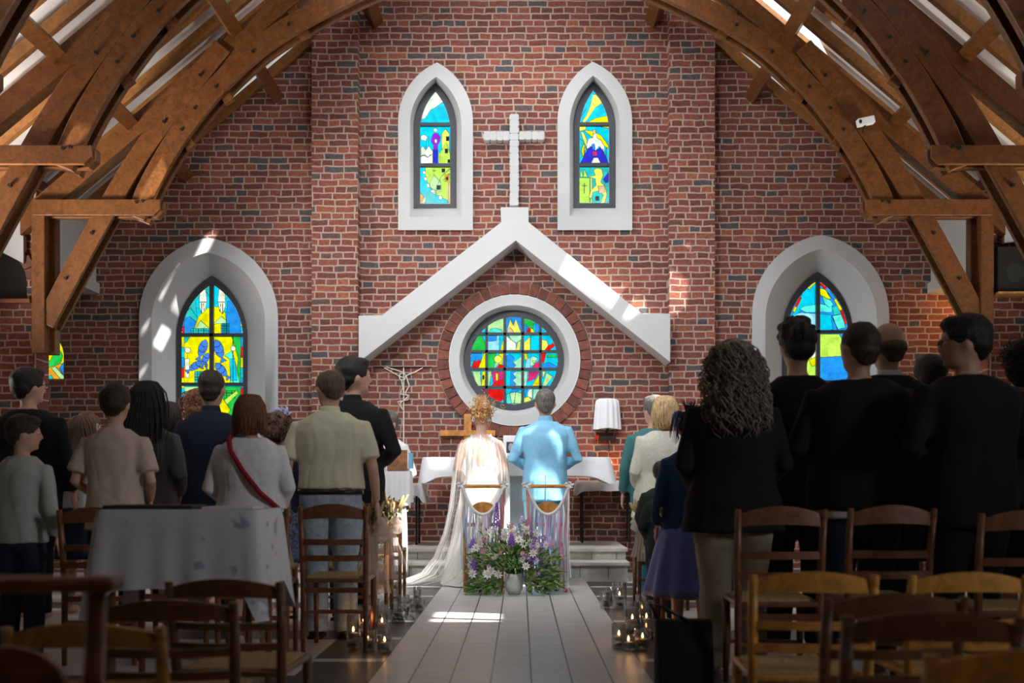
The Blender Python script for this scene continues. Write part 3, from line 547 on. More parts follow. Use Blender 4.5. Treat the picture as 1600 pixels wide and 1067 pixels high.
m = MB(); m.bar((XC, 12, roofz(XC, -.1)), (XC, 3, roofz(XC, -.1)), .14, .22, 0, up=(0, 0, 1)); m.build('ridge_beam', M_TR, ceil)
# ---- trusses
Y1 = 10.3
def t2(px, py): v = W(px, py, Y1); return Vector((v.x, 0, v.z))
def plank(mb, pts, wd, y0, y1):   # pts in local x,z ; a board following a centre line
    L_, R_ = [], []
    for i, p in enumerate(pts):
        d = (pts[min(i+1, len(pts)-1)]-pts[max(i-1, 0)]).normalized(); n = Vector((-d.z, 0, d.x)); w_ = wd[i] if hasattr(wd, '__len__') else wd
        L_.append(p+n*w_/2); R_.append(p-n*w_/2)
    rings = [[Vector((a.x, y0, a.z)), Vector((b.x, y0, b.z)), Vector((b.x, y1, b.z)), Vector((a.x, y1, a.z))] for a, b in zip(L_, R_)]
    mb.strip(rings, True, True)
def smooth_path(pts, n=6):
    out = []
    P_ = [pts[0]]+pts+[pts[-1]]
    for i in range(1, len(P_)-2):
        for k in range(n):
            t = k/n; a, b, c, d = P_[i-1], P_[i], P_[i+1], P_[i+2]
            out.append(.5*((2*b)+(c-a)*t+(2*a-5*b+4*c-d)*t*t+(3*b-3*c+d-a)*t**3))
    out.append(pts[-1]); return out
def make_truss():
    tr = empty('roof_truss', (0, 0, 0))
    for s in (-1, 1):
        mx = (lambda v: v) if s < 0 else (lambda v: Vector((2*XC-v.x, v.y, v.z)))
        arc = [mx(p) for p in smooth_path([t2(*q) for q in ((217, 344), (236, 298), (262, 250), (290, 207), (338, 146), (400, 86), (455, 48), (520, 12), (600, -24), (700, -52), (801, -62))])]
        st = [mx(p) for p in smooth_path([t2(*q) for q in ((76, 508), (148, 374), (213, 262), (280, 168), (352, 78))])]
        for y0, y1 in ((-.11, -.045), (.045, .11)):
            m = MB(); plank(m, arc, .2, y0, y1); m.build('arched_brace', M_TR, tr, bevel=.008)
            m = MB(); plank(m, st, .2, y0+.01, y1-.01); m.build('strut', M_TR, tr, bevel=.008)
        a, b = (t2(78, 330), t2(258, 330)); hb = [mx(Vector((x, 0, z))) for x, z in ((a.x-.1, a.z-.08), (b.x-.06, b.z-.08), (b.x, b.z-.02), (b.x, b.z+.08), (a.x-.1, a.z+.08))]
        m = MB(); m.prism([(p.x, p.z) for p in hb], -.045, .045); m.prism([(p.x, p.z) for p in hb], -.15, -.112); m.build('hammer_beam', M_TR, tr, bevel=.006)
        xa = t2(58, 0).x; xb = t2(78, 0).x
        p0, p1 = mx(Vector((xa, 0, 0))), mx(Vector((xb, 0, 0)))
        m = MB(); m.box((min(p0.x, p1.x), -.12, t2(0, 553).z), (max(p0.x, p1.x), .0, t2(0, 318).z))
        m.box((min(p0.x, p1.x)+(.05 if s < 0 else -.05), .0, t2(0, 553).z), (max(p0.x, p1.x)+(.05 if s < 0 else -.05), .12, t2(0, 318).z)); m.build('wall_post', M_TR, tr, bevel=.006)
        q0 = Vector((-5.0, 0, 0)); q1 = Vector((XC, 0, 0)); q0 = mx(q0)
        zz = lambda x, d: (x, roofz(x, d))
        m = MB(); m.prism([zz(q0.x, -.22), zz(XC, -.22), zz(XC, -.47), zz(q0.x, -.47)], -.07, .07); m.build('principal_rafter', M_TR, tr, bevel=.006)
        for (ax, ay), (bx, by) in (((322, 98), (360, 160)), ((268, 190), (300, 232)), ((445, -10), (478, 60))):
            m = MB(); m.bar(mx(t2(ax, ay)), mx(t2(bx, by)), .11, .08); m.build('tie_block', M_TR, tr, bevel=.01)
        for bx, by in ((222, 322), (150, 368), (176, 326), (232, 320), (290, 208), (343, 142), (400, 88), (262, 196), (318, 124), (110, 438), (455, 46), (310, 175)):
            m = MB(); c = mx(t2(bx, by)); m.tube([(c.x, -.165 if 315 < by < 328 and bx > 200 else -.122, c.z), (c.x, -.1, c.z)], .016, 8); m.build('bolt', M_BLK, tr)
    return tr
T1 = make_truss(); labs = ['brown arched timber truss nearest the altar wall', 'brown arched timber truss, second from the altar wall', 'dark arched timber truss overhead, third from the altar wall and cut by the frame']
for k in range(3):
    o = T1 if k == 0 else copy_tree(T1)
    o.location = (0, Y1-k*1.63, 0); tag(o, labs[k], 'roof truss', 'arched timber roof trusses')
# ================================================================== PEOPLE
def cloth(name, col, rough=.9, var=.05, scale=30, bump=.15, bscale=90, **k): return mat(name, col, rough, var, scale, bump, bscale, **k)
M_SKIN = mat('skin', (.62, .36, .26), .5, .06, 12, .05, 60); M_SKIN.node_tree.nodes['Principled BSDF'].inputs['Subsurface Weight'].default_value = .1
M_EYEW = mat('eye_white', (.75, .73, .7), .3, .02); M_EYED = mat('eye_iris', (.05, .03, .02), .2, .02); M_LIP = mat('lip', (.48, .17, .14), .5, .05)
def hair_mat(name, col, var=.45): return mat(name, col, .55, var, 22, .5, 60, stretch=(3, 3, .6))
def remesh(mb, voxel, smooth=3):
    me = mb.mesh('tmp', M_SKIN); o = bpy.data.objects.new('tmp', me); COL.objects.link(o)
    m = o.modifiers.new('r', 'REMESH'); m.mode = 'VOXEL'; m.voxel_size = voxel
    m2 = o.modifiers.new('s', 'SMOOTH'); m2.iterations = smooth; m2.factor = .6
    dg = bpy.context.evaluated_depsgraph_get(); ev = o.evaluated_get(dg); mm = bpy.data.meshes.new_from_object(ev)
    n = len(mm.vertices); co = np.empty(n*3); mm.vertices.foreach_get('co', co); co = co.reshape(-1, 3)
    fs = [tuple(p.vertices) for p in mm.polygons]
    bpy.data.objects.remove(o); bpy.data.meshes.remove(me); bpy.data.meshes.remove(mm)
    return co, fs
def finish(name, co, fs, mats, parent, extra=None, folds=0, seed=0, freq=(8, 8, 3.2), mi=None):
    me = bpy.data.meshes.new(name); nv = len(co)
    vs = co.tolist(); fl = list(fs); mm = list(mi) if mi is not None else [0]*len(fs)
    if extra: vs += [list(p) for p in extra.v]; fl += [tuple(i+nv for i in f) for f in extra.f]; mm += extra.m
    me.from_pydata(vs, [], fl)
    for m in (mats if isinstance(mats, (list, tuple)) else [mats]): me.materials.append(m)
    me.polygons.foreach_set('material_index', mm); me.polygons.foreach_set('use_smooth', [True]*len(fl)); me.update()
    if folds:
        nr = np.empty(len(vs)*3); me.vertices.foreach_get('normal', nr); nr = nr.reshape(-1, 3); c2 = np.array(vs)
        for i in range(nv):
            p = c2[i]; q = Vector((p[0]*freq[0]+seed, p[1]*freq[1], p[2]*freq[2]))
            d = noise.noise(q)*.62+noise.noise(q*2.3+Vector((9, 3, seed)))*.3
            d -= .5*max(0, .12-abs(noise.noise(q*.9+Vector((4, seed, 2)))))*4   # creases
            c2[i] += nr[i]*d*folds
        me.vertices.foreach_set('co', c2.ravel()); me.update()
    return link(name, me, parent)
TM = [(.84, .168, .118), (.95, .17, .12), (1.05, .157, .113), (1.15, .152, .108), (1.27, .168, .118), (1.36, .178, .115), (1.42, .162, .098), (1.455, .115, .08), (1.49, .066, .062)]
TF = [(.84, .18, .125), (.93, .18, .127), (1.03, .15, .11), (1.12, .135, .10), (1.25, .15, .118), (1.34, .156, .108), (1.41, .14, .09), (1.45, .10, .072), (1.485, .058, .058)]
def ringz(z, rx, ry, cx=0, cy=0, n=28, pw=2.3, tilt=0):
    out = []
    for i in range(n):
        t = 2*math.pi*i/n; c, s = math.cos(t), math.sin(t)
        out.append((cx+rx*math.copysign(abs(c)**(2/pw), c), cy+ry*math.copysign(abs(s)**(2/pw), s), z+tilt*s))
    return out
ARMS = {'down': ((.182, 0, 1.385), (.25, -.03, 1.12), (.262, .05, .90)), 'front': ((.182, 0, 1.385), (.28, -.03, 1.15), (.10, .20, 1.06)),
        'clasp': ((.182, 0, 1.385), (.26, -.05, 1.14), (.06, .19, .98)), 'bent': ((.182, 0, 1.385), (.26, -.04, 1.13), (.17, .2, 1.0))}
def hand(mb, wr, el, s, mi=0):
    wr, el = Vector(wr), Vector(el); d = (wr-el).normalized(); side = Vector((0, 1, 0)) if abs(d.y) < .7 else Vector((0, 0, 1))
    wv = (side-d*side.dot(d)).normalized(); nv = d.cross(wv)*s
    B = Matrix((wv, nv, d)).transposed()
    mb.ell(wr+d*.045, (.04, .016, .052), 10, 7, mi, B)
    for k, ln in enumerate((.066, .076, .072, .056)):
        b = wr+d*.082+wv*(.028-.019*k); c = nv*(-.35)
        mb.tube([b-d*.02, b+d*ln*.45, b+d*ln*.75+c*ln*.35, b+d*ln*.95+c*ln*.75], [.0095, .0088, .008, .006], 6, mi)
    b = wr+d*.025+wv*.032; mb.tube([b, b+wv*.022+d*.022, b+wv*.03+d*.05], [.012, .01, .007], 6, mi)
def headM(yaw, pitch, roll=0): return Matrix.Translation((0, 0, 1.53)) @ Matrix.Rotation(R(yaw), 4, 'Z') @ Matrix.Rotation(R(-pitch), 4, 'X') @ Matrix.Rotation(R(roll), 4, 'Y') @ Matrix.Scale(1.14, 4) @ Matrix.Translation((0, .004, -1.53))
def xf(mb, M): mb.v = [tuple(M @ Vector(p)) for p in mb.v]; return mb
def body(root, arms, fem, HM, vox, wf, show_arms=True):
    T = TF if fem else TM; mb = MB()
    mb.strip([ringz(z, rx*.93*wf, ry*.93*wf) for z, rx, ry in T], True, True)
    for s in (-1, 1):
        mb.tube([(s*.085, 0, .92), (s*.09, 0, .75), (s*.095, .01, .50), (s*.095, -.015, .33), (s*.1, -.01, .09)], [.088, .082, .055, .052, .037], 12)
        mb.ell((s*.1, .045, .035), (.042, .115, .034), 12, 7)
        sh, el, wr = [Vector((s*p[0]*(wf if i == 0 else (1+(wf-1)*.8))*(.92 if fem else 1), p[1], p[2])) for i, p in enumerate(arms[s])]
        mb.tube([(s*.1, 0, 1.39), sh, sh.lerp(el, .5), el, el.lerp(wr, .4), wr], [.05, .05, .043, .036, .036, .026], 12)
    mb.tube([(0, -.01, 1.42), (0, 0, 1.5), (0, .005, 1.60)], [.06, .052, .055], 14)
    h = MB(); h.ell((0, 0, 1.645), (.074, .094, .106), 24, 16); h.ell((0, .032, 1.578), (.053, .056, .052), 18, 10); h.ell((0, .02, 1.61), (.064, .07, .06), 18, 10)
    h.tube([(0, .088, 1.655), (0, .105, 1.622), (0, .098, 1.61)], [.009, .015, .012], 8); h.ell((0, .082, 1.585), (.022, .012, .009), 10, 6); h.ell((0, .083, 1.553), (.02, .014, .015), 10, 6)
    for s in (-1, 1):
        h.ell((s*.033, .082, 1.667), (.022, .01, .006), 8, 6); h.ell((s*.077, -.004, 1.63), (.009, .02, .031), 8, 8)
    xf(h, HM); mb.add(h.v, h.f)
    co, fs = remesh(mb, vox)
    ex = MB()
    for s in (-1, 1):
        sh, el, wr = [Vector((s*p[0]*(1+(wf-1)*.8)*(.92 if fem else 1), p[1], p[2])) for p in arms[s]]
        hand(ex, wr, el, s)
    e2 = MB()
    for s in (-1, 1):
        e2.ell((s*.031, .079, 1.648), (.013, .011, .009), 10, 6, 1); e2.ell((s*.031, .0885, 1.648), (.0055, .004, .0055), 8, 5, 2)
    e2.ell((0, .0925, 1.5885), (.022, .004, .0045), 10, 5, 3); e2.ell((0, .0925, 1.5815), (.019, .0045, .005), 10, 5, 3)
    xf(e2, HM); ex.add(e2.v, []); o = len(ex.v)-len(e2.v); ex.f += [tuple(i+o for i in f) for f in e2.f]; ex.m += e2.m
    return finish('body', co, fs, [M_SKIN, M_EYEW, M_EYED, M_LIP], root, ex)
def top(root, name, m, arms, fem, vox, wf, hem=.8, sleeve=1.0, off=.018, folds=.012, seed=0, flare=0, cut=1.47, cuff=.045, back=None, pad=.062):
    T = TF if fem else TM; mb = MB(); rr_ = []
    z0, rx0, ry0 = T[0]
    if hem < z0: rr_.append(ringz(hem, (rx0+off+flare)*wf, (ry0+off+flare)*wf))
    else:
        i_ = max(k for k in range(len(T)) if T[k][0] <= hem); q0, q1 = T[i_], T[i_+1]; u_ = (hem-q0[0])/(q1[0]-q0[0]); rr_.append(ringz(hem, (q0[1]+(q1[1]-q0[1])*u_+off+flare)*wf, (q0[2]+(q1[2]-q0[2])*u_+off+flare)*wf))
    for z, rx, ry in T:
        if z > hem+.012 and z <= cut+.03: rr_.append(ringz(z, (rx+off)*wf, (ry+off)*wf))
    mb.strip(rr_, True, True)
    for s in ((-1, 1) if sleeve else ()):
        sh, el, wr = [Vector((s*p[0]*(wf if i == 0 else (1+(wf-1)*.8))*(.92 if fem else 1), p[1], p[2])) for i, p in enumerate(arms[s])]
        pts = [Vector((s*.1, 0, 1.385)), sh, sh.lerp(el, .5), el, el.lerp(wr, .5), el.lerp(wr, .93)]; rd = [.06, pad, .058, .052, cuff+.004, cuff]
        if sleeve < .6: pts = pts[:3]+[sh.lerp(el, .78)]; rd = [.06, .064, .066, .07]
        if not fem: rd = [r_*1.06 for r_ in rd]
        mb.tube(pts, rd, 14)
    co, fs = remesh(mb, vox)
    return finish(name, co, fs, m, root, None, folds, seed)
def collar(root, m, HM=None, r=.068, z=1.475, h=.04):
    mb = MB(); mb.strip([[(x, y-.004, zz+(.012 if y < 0 else -.02)*1) for x, y, zz in ringz(z+dz, r*a, r*a, 0, 0, 20, 2)] for dz, a in ((-.02, 1.25), (0, 1.08), (h*.6, .98), (h, .95), (h, .9), (0, .95))], True, False)
    return mb.build('collar', m, root, True)
def trousers(root, m, vox, wf, fem=False, hem=.045, waist=1.0, off=.014, name='trousers', seed=0, wide=0, folds=.01):
    T = TF if fem else TM; mb = MB()
    mb.strip([ringz(.80, .15*wf, .105*wf)]+[ringz(z, (rx+off)*wf, (ry+off)*wf) for z, rx, ry in T if z < waist], True, True)
    for s in (-1, 1):
        mb.tube([(s*.087*wf, 0, .92), (s*.092*wf, 0, .75), (s*.095, .01, .5), (s*.097, 0, .3), (s*.1, 0, hem)], [(.098)*wf, .098*wf, .076+wide, .072+wide*1.5, .066+wide*2], 16)
    co, fs = remesh(mb, vox); return finish(name, co, fs, m, root, None, folds, seed, (10, 10, 7))
def skirt(root, m, hem=.45, waist=1.06, r=.24, name='skirt', pleat=.05, n=64, fem=True, wf=1):
    mb = MB(); rings = []
    for k in range(13):
        t = k/12; z = waist+(hem-waist)*t; a = .15+.045*math.sin(min(1, t*2)*math.pi/2); rx = (a+(r-.195)*t)*wf; ry = (rx*.78)
        rings.append([(rx*math.cos(q)*(1+pleat*t*math.sin(9*q+1.3*math.sin(3*q))), ry*math.sin(q)*(1+pleat*t*math.sin(9*q+1.3*math.sin(3*q))), z) for q in [2*math.pi*i/n for i in range(n)]])
    rings.append([(x*.96, y*.96, z+.01) for x, y, z in rings[-1]]); mb.strip(rings, True, False)
    return mb.build(name, m, root, True)
def shoes(root, m):
    for s in (-1, 1):
        mb = MB(); mb.ell((s*.1, .05, .04), (.05, .135, .04), 14, 8); mb.box((s*.1-.042, -.06, 0), (s*.1+.042, .16, .02)); mb.build('shoe', m, root, True)
def hair(root, m, style, HM, seed=0, vox=.009, amp=.006):
    rd = random.Random(seed); mb = MB(); E = mb.ell; fr = (40, 40, 25); strands = MB()
    if style in ('short', 'buzz', 'bald', 'fringe'):
        k = {'short': .012, 'buzz': .004, 'bald': .002, 'fringe': .007}[style]
        zt = 1.672 if style != 'bald' else 1.628
        if style == 'fringe': zt = 1.662
        E((0, -.016, zt), (.077+k, .09+k, .083+k if style in ('short', 'buzz') else (.078 if style == 'fringe' else .05)), 24, 14); E((0, -.045, 1.625), (.066+k, .055+k, .055), 18, 10)
        E((0, -.055, 1.585), (.05, .035, .03), 14, 8)
        if style == 'short': E((0, .035, 1.725), (.068, .06, .034), 14, 8)
    elif style == 'messy':
        E((0, -.012, 1.675), (.09, .104, .09), 24, 14); E((0, -.05, 1.62), (.075, .06, .06), 18, 10)
        for i in range(46):
            th, ph = rd.uniform(0, 2*math.pi), rd.uniform(.1, 1.6); c = Vector((.088*math.sin(ph)*math.cos(th), -.012+.1*math.sin(ph)*math.sin(th), 1.68+.088*math.cos(ph))); E(c, rd.uniform(.014, .024), 8, 6)
    elif style == 'bob':
        E((0, -.012, 1.672), (.092, .106, .092), 24, 14); E((0, -.03, 1.61), (.102, .088, .09), 22, 12); E((0, -.04, 1.555), (.092, .07, .05), 20, 10)
        for i in range(150):
            a = R(rd.uniform(165, 375)); x, y = math.cos(a), math.sin(a); q = [Vector((0.02*x, -.02, 1.765))]+[Vector((x*r_, y*r_*1.02-.015, z)) for r_, z in ((.06, 1.755), (.092, 1.70), (.104, 1.63), (.1+rd.uniform(-.004, .008), 1.56), (.086+rd.uniform(-.01, .015), 1.525+rd.uniform(-.02, .01)))]
            strands.tube(q, [.004, .005, .0055, .005, .004, .002], 4, 0, 1, False)
    elif style == 'long':
        E((0, -.012, 1.672), (.09, .104, .09), 24, 14); E((0, -.035, 1.6), (.095, .085, .09), 22, 12); E((0, -.07, 1.5), (.092, .06, .11), 20, 10); E((0, -.105, 1.38), (.085, .042, .14), 20, 10); E((.01, -.12, 1.3), (.065, .032, .12), 16, 8)
        for i in range(130):
            a = R(rd.uniform(175, 365)); x, y = math.cos(a), math.sin(a); u = rd.uniform(-.02, .02)
            q = [Vector((0.02*x, -.02, 1.765))]+[Vector((x*r_+u*k, min(y*r_*w_-.02, -.02*k)+yo, z)) for k, (r_, w_, yo, z) in enumerate(((.06, 1, 0, 1.755), (.094, 1, 0, 1.69), (.1, .95, 0, 1.6), (.097, .8, -.03, 1.48), (.085, .6, -.085, 1.36), (.07, .45, -.105, 1.2+rd.uniform(-.04, .05))))]
            strands.tube(q, [.004, .005, .0055, .006, .005, .002, .001][:len(q)], 4, 0, 1, False)
    elif style in ('curly', 'curlybig', 'curlyshort'):
        big = style == 'curlybig'; sh = style == 'curlyshort'; g = .022 if big else .006
        E((0, -.012, 1.668), (.09+g, .104+g, .09+g), 24, 14); E((0, -.04, 1.6), (.095+g*1.5, .085+g, .09), 22, 12)
        if big: E((0, -.07, 1.5), (.125, .075, .12), 20, 10); E((.01, -.08, 1.42), (.11, .06, .09), 20, 10)
        for i in range(520 if big else 170):
            th = R(rd.uniform(170, 370)) if big else rd.uniform(0, 6.28); z = rd.uniform(1.4, 1.76) if big else (rd.uniform(1.6, 1.75) if sh else rd.uniform(1.57, 1.76))
            rr2 = (.10+g)*math.sqrt(max(.05, 1-((z-1.66)/.12)**2)) if z > 1.66 else (.105+g*1.4)
            if th < math.pi and z < 1.68: continue
            p = Vector((rr2*math.cos(th), rr2*math.sin(th)-.02-(.045 if z < 1.55 else 0), z)); q = []; a0 = rd.uniform(0, 6); cr2 = rd.uniform(.007, .013) if not big else rd.uniform(.008, .016)
            out = Vector((math.cos(th), math.sin(th), 0))
            for k in range(9): q.append(p+Vector((cr2*math.cos(a0+k*1.1), cr2*math.sin(a0+k*1.1), -k*(.007 if not big else .013)))+out*(.012*math.sin(k*.5)*(2 if big else 1)))
            strands.tube(q, [.0028]*8+[.001], 4, 0, 1, False)
        amp = .012
    elif style == 'updo':
        E((0, -.01, 1.668), (.083, .099, .092), 24, 14); E((0, -.085, 1.70), (.062, .05, .05), 18, 10); E((0, -.075, 1.64), (.068, .05, .045), 18, 10)
        for i in range(150):
            p = Vector((rd.gauss(0, .042), -.095+rd.gauss(0, .022), 1.685+rd.gauss(0, .04))); q = []; a0 = rd.uniform(0, 6); r2 = rd.uniform(.01, .02)
            for k in range(9): q.append(p+Vector((r2*math.cos(a0+k*.8), -.012+.01*math.sin(a0*3+k), r2*math.sin(a0+k*.8)))+Vector((.002*k, 0, 0)))
            strands.tube(q, [.0032]*8+[.001], 4, 0, 1, False)
        for i in range(40):
            x = rd.gauss(0, .035); strands.tube([(x*.8, -.03, 1.75), (x, -.04, 1.785), (x*1.4+rd.uniform(-.01, .01), -.04, 1.80+rd.uniform(0, .03))], [.003, .002, .001], 4, 0, 1, False)
        for s in (-1, 1):
            for j in range(5): strands.tube([(s*.078, .01-j*.012, 1.66), (s*.088, .0-j*.012, 1.61), (s*.08, -.01-j*.01, 1.57), (s*.09, -.02, 1.54)], [.003, .003, .002, .001], 4, 0, 1, False)
    xf(mb, HM); xf(strands, HM)
    co, fs = remesh(mb, vox, 2); return finish('hair', co, fs, m, root, strands if strands.f else None, amp, seed, fr)
def glasses(root, HM, m=None):
    mb = MB()
    for s in (-1, 1):
        mb.tube([(s*.034+.024*math.cos(t), .098, 1.645+.018*math.sin(t)) for t in [2*math.pi*i/16 for i in range(17)]], .002, 5, 0, 1, False); mb.tube([(s*.058, .096, 1.65), (s*.08, .05, 1.65), (s*.082, -.01, 1.645)], .002, 5)
    mb.tube([(-.01, .1, 1.65), (.01, .1, 1.65)], .002, 5); xf(mb, HM); return mb.build('glasses', m or M_BLK, root, True)
def P(label, px, topy, Y, hairstyle, hairc, face=0, yaw=0, pitch=0, fem=False, arms='down', armsR=None, wf=1.0, vox=.015, skin_only=False, group=None):
    x = (px-VX)*Y/F; H = 1+(HY-topy)*Y/F; root = empty('person', (x, Y, 0), R(face), H/1.795); tag(root, label, 'person', group)
    A = {-1: ARMS[arms], 1: ARMS[armsR or arms]}; HM = headM(yaw, pitch)
    body(root, A, fem, HM, vox, wf)
    if hairstyle: hair(root, hair_mat('hair_'+hairc[0], hairc[1]), hairstyle, HM, seed=int(px))
    return root, A, HM
HB = ('black', (.012, .01, .009)); HD = ('dark_brown', (.035, .02, .013)); HBr = ('brown', (.10, .05, .028)); HA = ('auburn', (.16, .06, .025)); HG = ('grey', (.13, .12, .11)); HBl = ('blonde', (.62, .42, .22)); HC = ('grey_curls', (.24, .20, .16)); HF = ('faded_brown', (.10, .06, .04)); HGo = ('golden', (.60, .34, .13))
BLACK = cloth('black_wool', (.006, .006, .008)); NAVY = cloth('navy_wool', (.008, .012, .03)); WHITEC = cloth('white_cotton', (.72, .72, .74)); CREAM = cloth('cream_linen', (.66, .62, .46)); BEIGE = cloth('beige_jersey', (.56, .44, .37)); DENIM = cloth('light_denim', (.34, .42, .50), var=.2); DARKD = cloth('dark_denim', (.02, .03, .06)); KHAKI = cloth('khaki_cotton', (.42, .36, .26))
TRENCH = cloth('grey_trench', (.13, .14, .155)); OCHRE = cloth('ochre_skirt', (.42, .36, .16)); LBLUE = cloth('light_blue_suit', (.25, .57, .82), .8, .05); TEALC = cloth('teal_trousers', (.01, .12, .19)); KNIT = cloth('cream_knit', (.72, .70, .60), .95, .1, 60, .5, 140); BLUEJ = cloth('blue_jacket', (.025, .07, .17)); PERI = cloth('periwinkle_satin', (.17, .22, .62), .45); TEALJ = cloth('teal_jacket', (.05, .17, .18)); GREENJ = cloth('dark_green_jacket', (.02, .03, .025)); SHIRTG = cloth('pale_green_shirt', (.40, .43, .40)); SHOE = mat('black_leather', (.01, .01, .01), .35, .1)
# ---------------- the couple
Yc = 10.08
g, A, HM = P('groom in a light blue suit facing the altar', 852, 606, Yc, 'buzz', HG, arms='front', vox=.012, wf=1.06)
top(g, 'jacket', LBLUE, A, False, .012, 1.06, hem=.76, off=.03, folds=.014, seed=3, pad=.066, cuff=.048); collar(g, LBLUE, h=.05); trousers(g, LBLUE, .013, 1.06, seed=5, waist=.97); shoes(g, SHOE)
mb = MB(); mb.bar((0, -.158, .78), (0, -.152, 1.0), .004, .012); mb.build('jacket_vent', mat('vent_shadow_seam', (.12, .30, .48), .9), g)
b, A, HM = P('bride with golden updo in a sheer white cape and long train', 752, 628, Yc, 'updo', HGo, fem=True, arms='bent', vox=.011, pitch=6)
IV = cloth('ivory_dress', (.82, .80, .76), .8, .03)
top(b, 'bodice', IV, A, True, .012, 1.0, hem=.9, off=.012, folds=.004, cut=1.14, sleeve=0) if False else None
mb = MB(); rings = []
for z, rx, ry in [(1.16, .143, .112), (1.12, .145, .112), (1.04, .158, .12), (.93, .195, .14), (.7, .25, .19), (.4, .30, .24), (.1, .36, .29), (.01, .39, .32)]:
    rings.append([(rx*math.cos(q)*(1+.05*(1.1-z)*math.sin(11*q)), ry*math.sin(q)*(1+.05*(1.1-z)*math.sin(11*q+1)), z+(.10*max(0, math.sin(q)) if z > 1.14 else 0)) for q in [2*math.pi*i/60 for i in range(60)]])
mb.strip(rings, True, False); mb.build('dress', IV, b, True)
mb = MB(); rings = []
for k in range(9):
    z = 1.13+.32*k/8; j = max(i for i in range(len(TF)) if TF[i][0] <= z); u = (z-TF[j][0])/(TF[j+1][0]-TF[j][0]); rx = TF[j][1]+(TF[j+1][1]-TF[j][1])*u+.006; ry = TF[j][2]+(TF[j+1][2]-TF[j][2])*u+.006
    f0 = 4+46*(k/8)**.8; rings.append([(rx*math.cos(R(a)), ry*math.sin(R(a)), z) for a in [270+f0+(360-2*f0)*i/50 for i in range(51)]])
mb.strip(rings, False, False); mb.build('bodice', IV, b, True)
for s in (-1, 1):
    mb = MB(); mb.tube([(s*.13, -.07, 1.13), (s*.115, -.1, 1.28), (s*.09, -.075, 1.43), (s*.09, 0, 1.475), (s*.09, .08, 1.38), (s*.1, .11, 1.25)], .012, 8, 0, .5); mb.build('strap', IV, b, True)
def sheer(name, col, opac):
    m = bpy.data.materials.new(name); m.use_nodes = True; t = m.node_tree; t.nodes.clear(); o = t.nodes.new('ShaderNodeOutputMaterial')
    tr = t.nodes.new('ShaderNodeBsdfTransparent'); df = t.nodes.new('ShaderNodeBsdfDiffuse'); tl = t.nodes.new('ShaderNodeBsdfTranslucent'); df.inputs[0].default_value = col+(1,); tl.inputs[0].default_value = col+(1,)
    a = t.nodes.new('ShaderNodeMixShader'); a.inputs[0].default_value = .4; t.links.new(df.outputs[0], a.inputs[1]); t.links.new(tl.outputs[0], a.inputs[2])
    lw = t.nodes.new('ShaderNodeLayerWeight'); lw.inputs[0].default_value = .45; mr = t.nodes.new('ShaderNodeMapRange'); mr.inputs['To Min'].default_value = opac; mr.inputs['To Max'].default_value = .8; t.links.new(lw.outputs['Facing'], mr.inputs[0])
    x = t.nodes.new('ShaderNodeMixShader'); t.links.new(mr.outputs[0], x.inputs[0]); t.links.new(tr.outputs[0], x.inputs[1]); t.links.new(a.outputs[0], x.inputs[2]); t.links.new(x.outputs[0], o.inputs[0]); return m
SHEER = sheer('sheer_white_tulle', (.92, .9, .88), .18)
mb = MB(); rings = []; nq = 110
prof = [(1.475, .075, .07, 0, 0), (1.455, .115, .09, 0, 0), (1.43, .16, .11, 0, 0), (1.38, .215, .14, 0, 0), (1.28, .245, .16, 0, 0), (1.12, .268, .18, 0, -.01), (.95, .278, .20, -.005, -.02), (.75, .285, .22, -.02, -.03), (.5, .31, .25, -.05, -.03), (.28, .35, .26, -.10, -.03), (.12, .41, .26, -.17, -.02), (.05, .48, .26, -.28, -.01), (.02, .56, .27, -.38, 0)]
for k, (z, rx, ry, cx, cy) in enumerate(prof):
    rg = []; A_ = min(.03, .004+.0035*k)
    for i in range(nq+1):
        q = R(160)+R(220)*i/nq; w_ = 1+A_/max(rx, .05)*.5*(math.sin(30*q+.4*math.sin(z*5))+.5*math.sin(17*q+z*2))*(1 if k > 2 else 0)
        rg.append((cx+rx*math.cos(q)*w_, cy+ry*math.sin(q)*w_, z+(.01*math.sin(23*q) if k > 10 else 0)))
    rings.append(rg)
mb.strip(rings, False, False); mb.build('cape', SHEER, b, True)
mb = MB(); mb.ell((0, -.16, 1.345), .008, 10, 8); mb.tube([(0, -.15, 1.46), (0, -.165, 1.40), (0, -.162, 1.35)], .0015, 5); mb.build('back_pendant', mat('pearl', (.9, .88, .82), .2, .02), b, True)
for x, y, z in ((.062, -.05, 1.60), (-.065, -.05, 1.60), (.07, -.03, 1.64), (-.06, -.06, 1.62), (0.03, -.12, 1.72)):
    c = headM(0, 6) @ Vector((x, y, z)); mb = MB(); mb.ell(c, (.01, .01, .01), 8, 6)
    for k in range(6): mb.ell(c+Vector((.012*math.cos(k), -.01, .012*math.sin(k*1.05))), (.008, .006, .008), 6, 5)
    mb.build('hair_flower', WHITEC, b, True)
mb = MB(); rr2 = random.Random(5)   # a further train of tulle lying on the floor behind and left of the bride
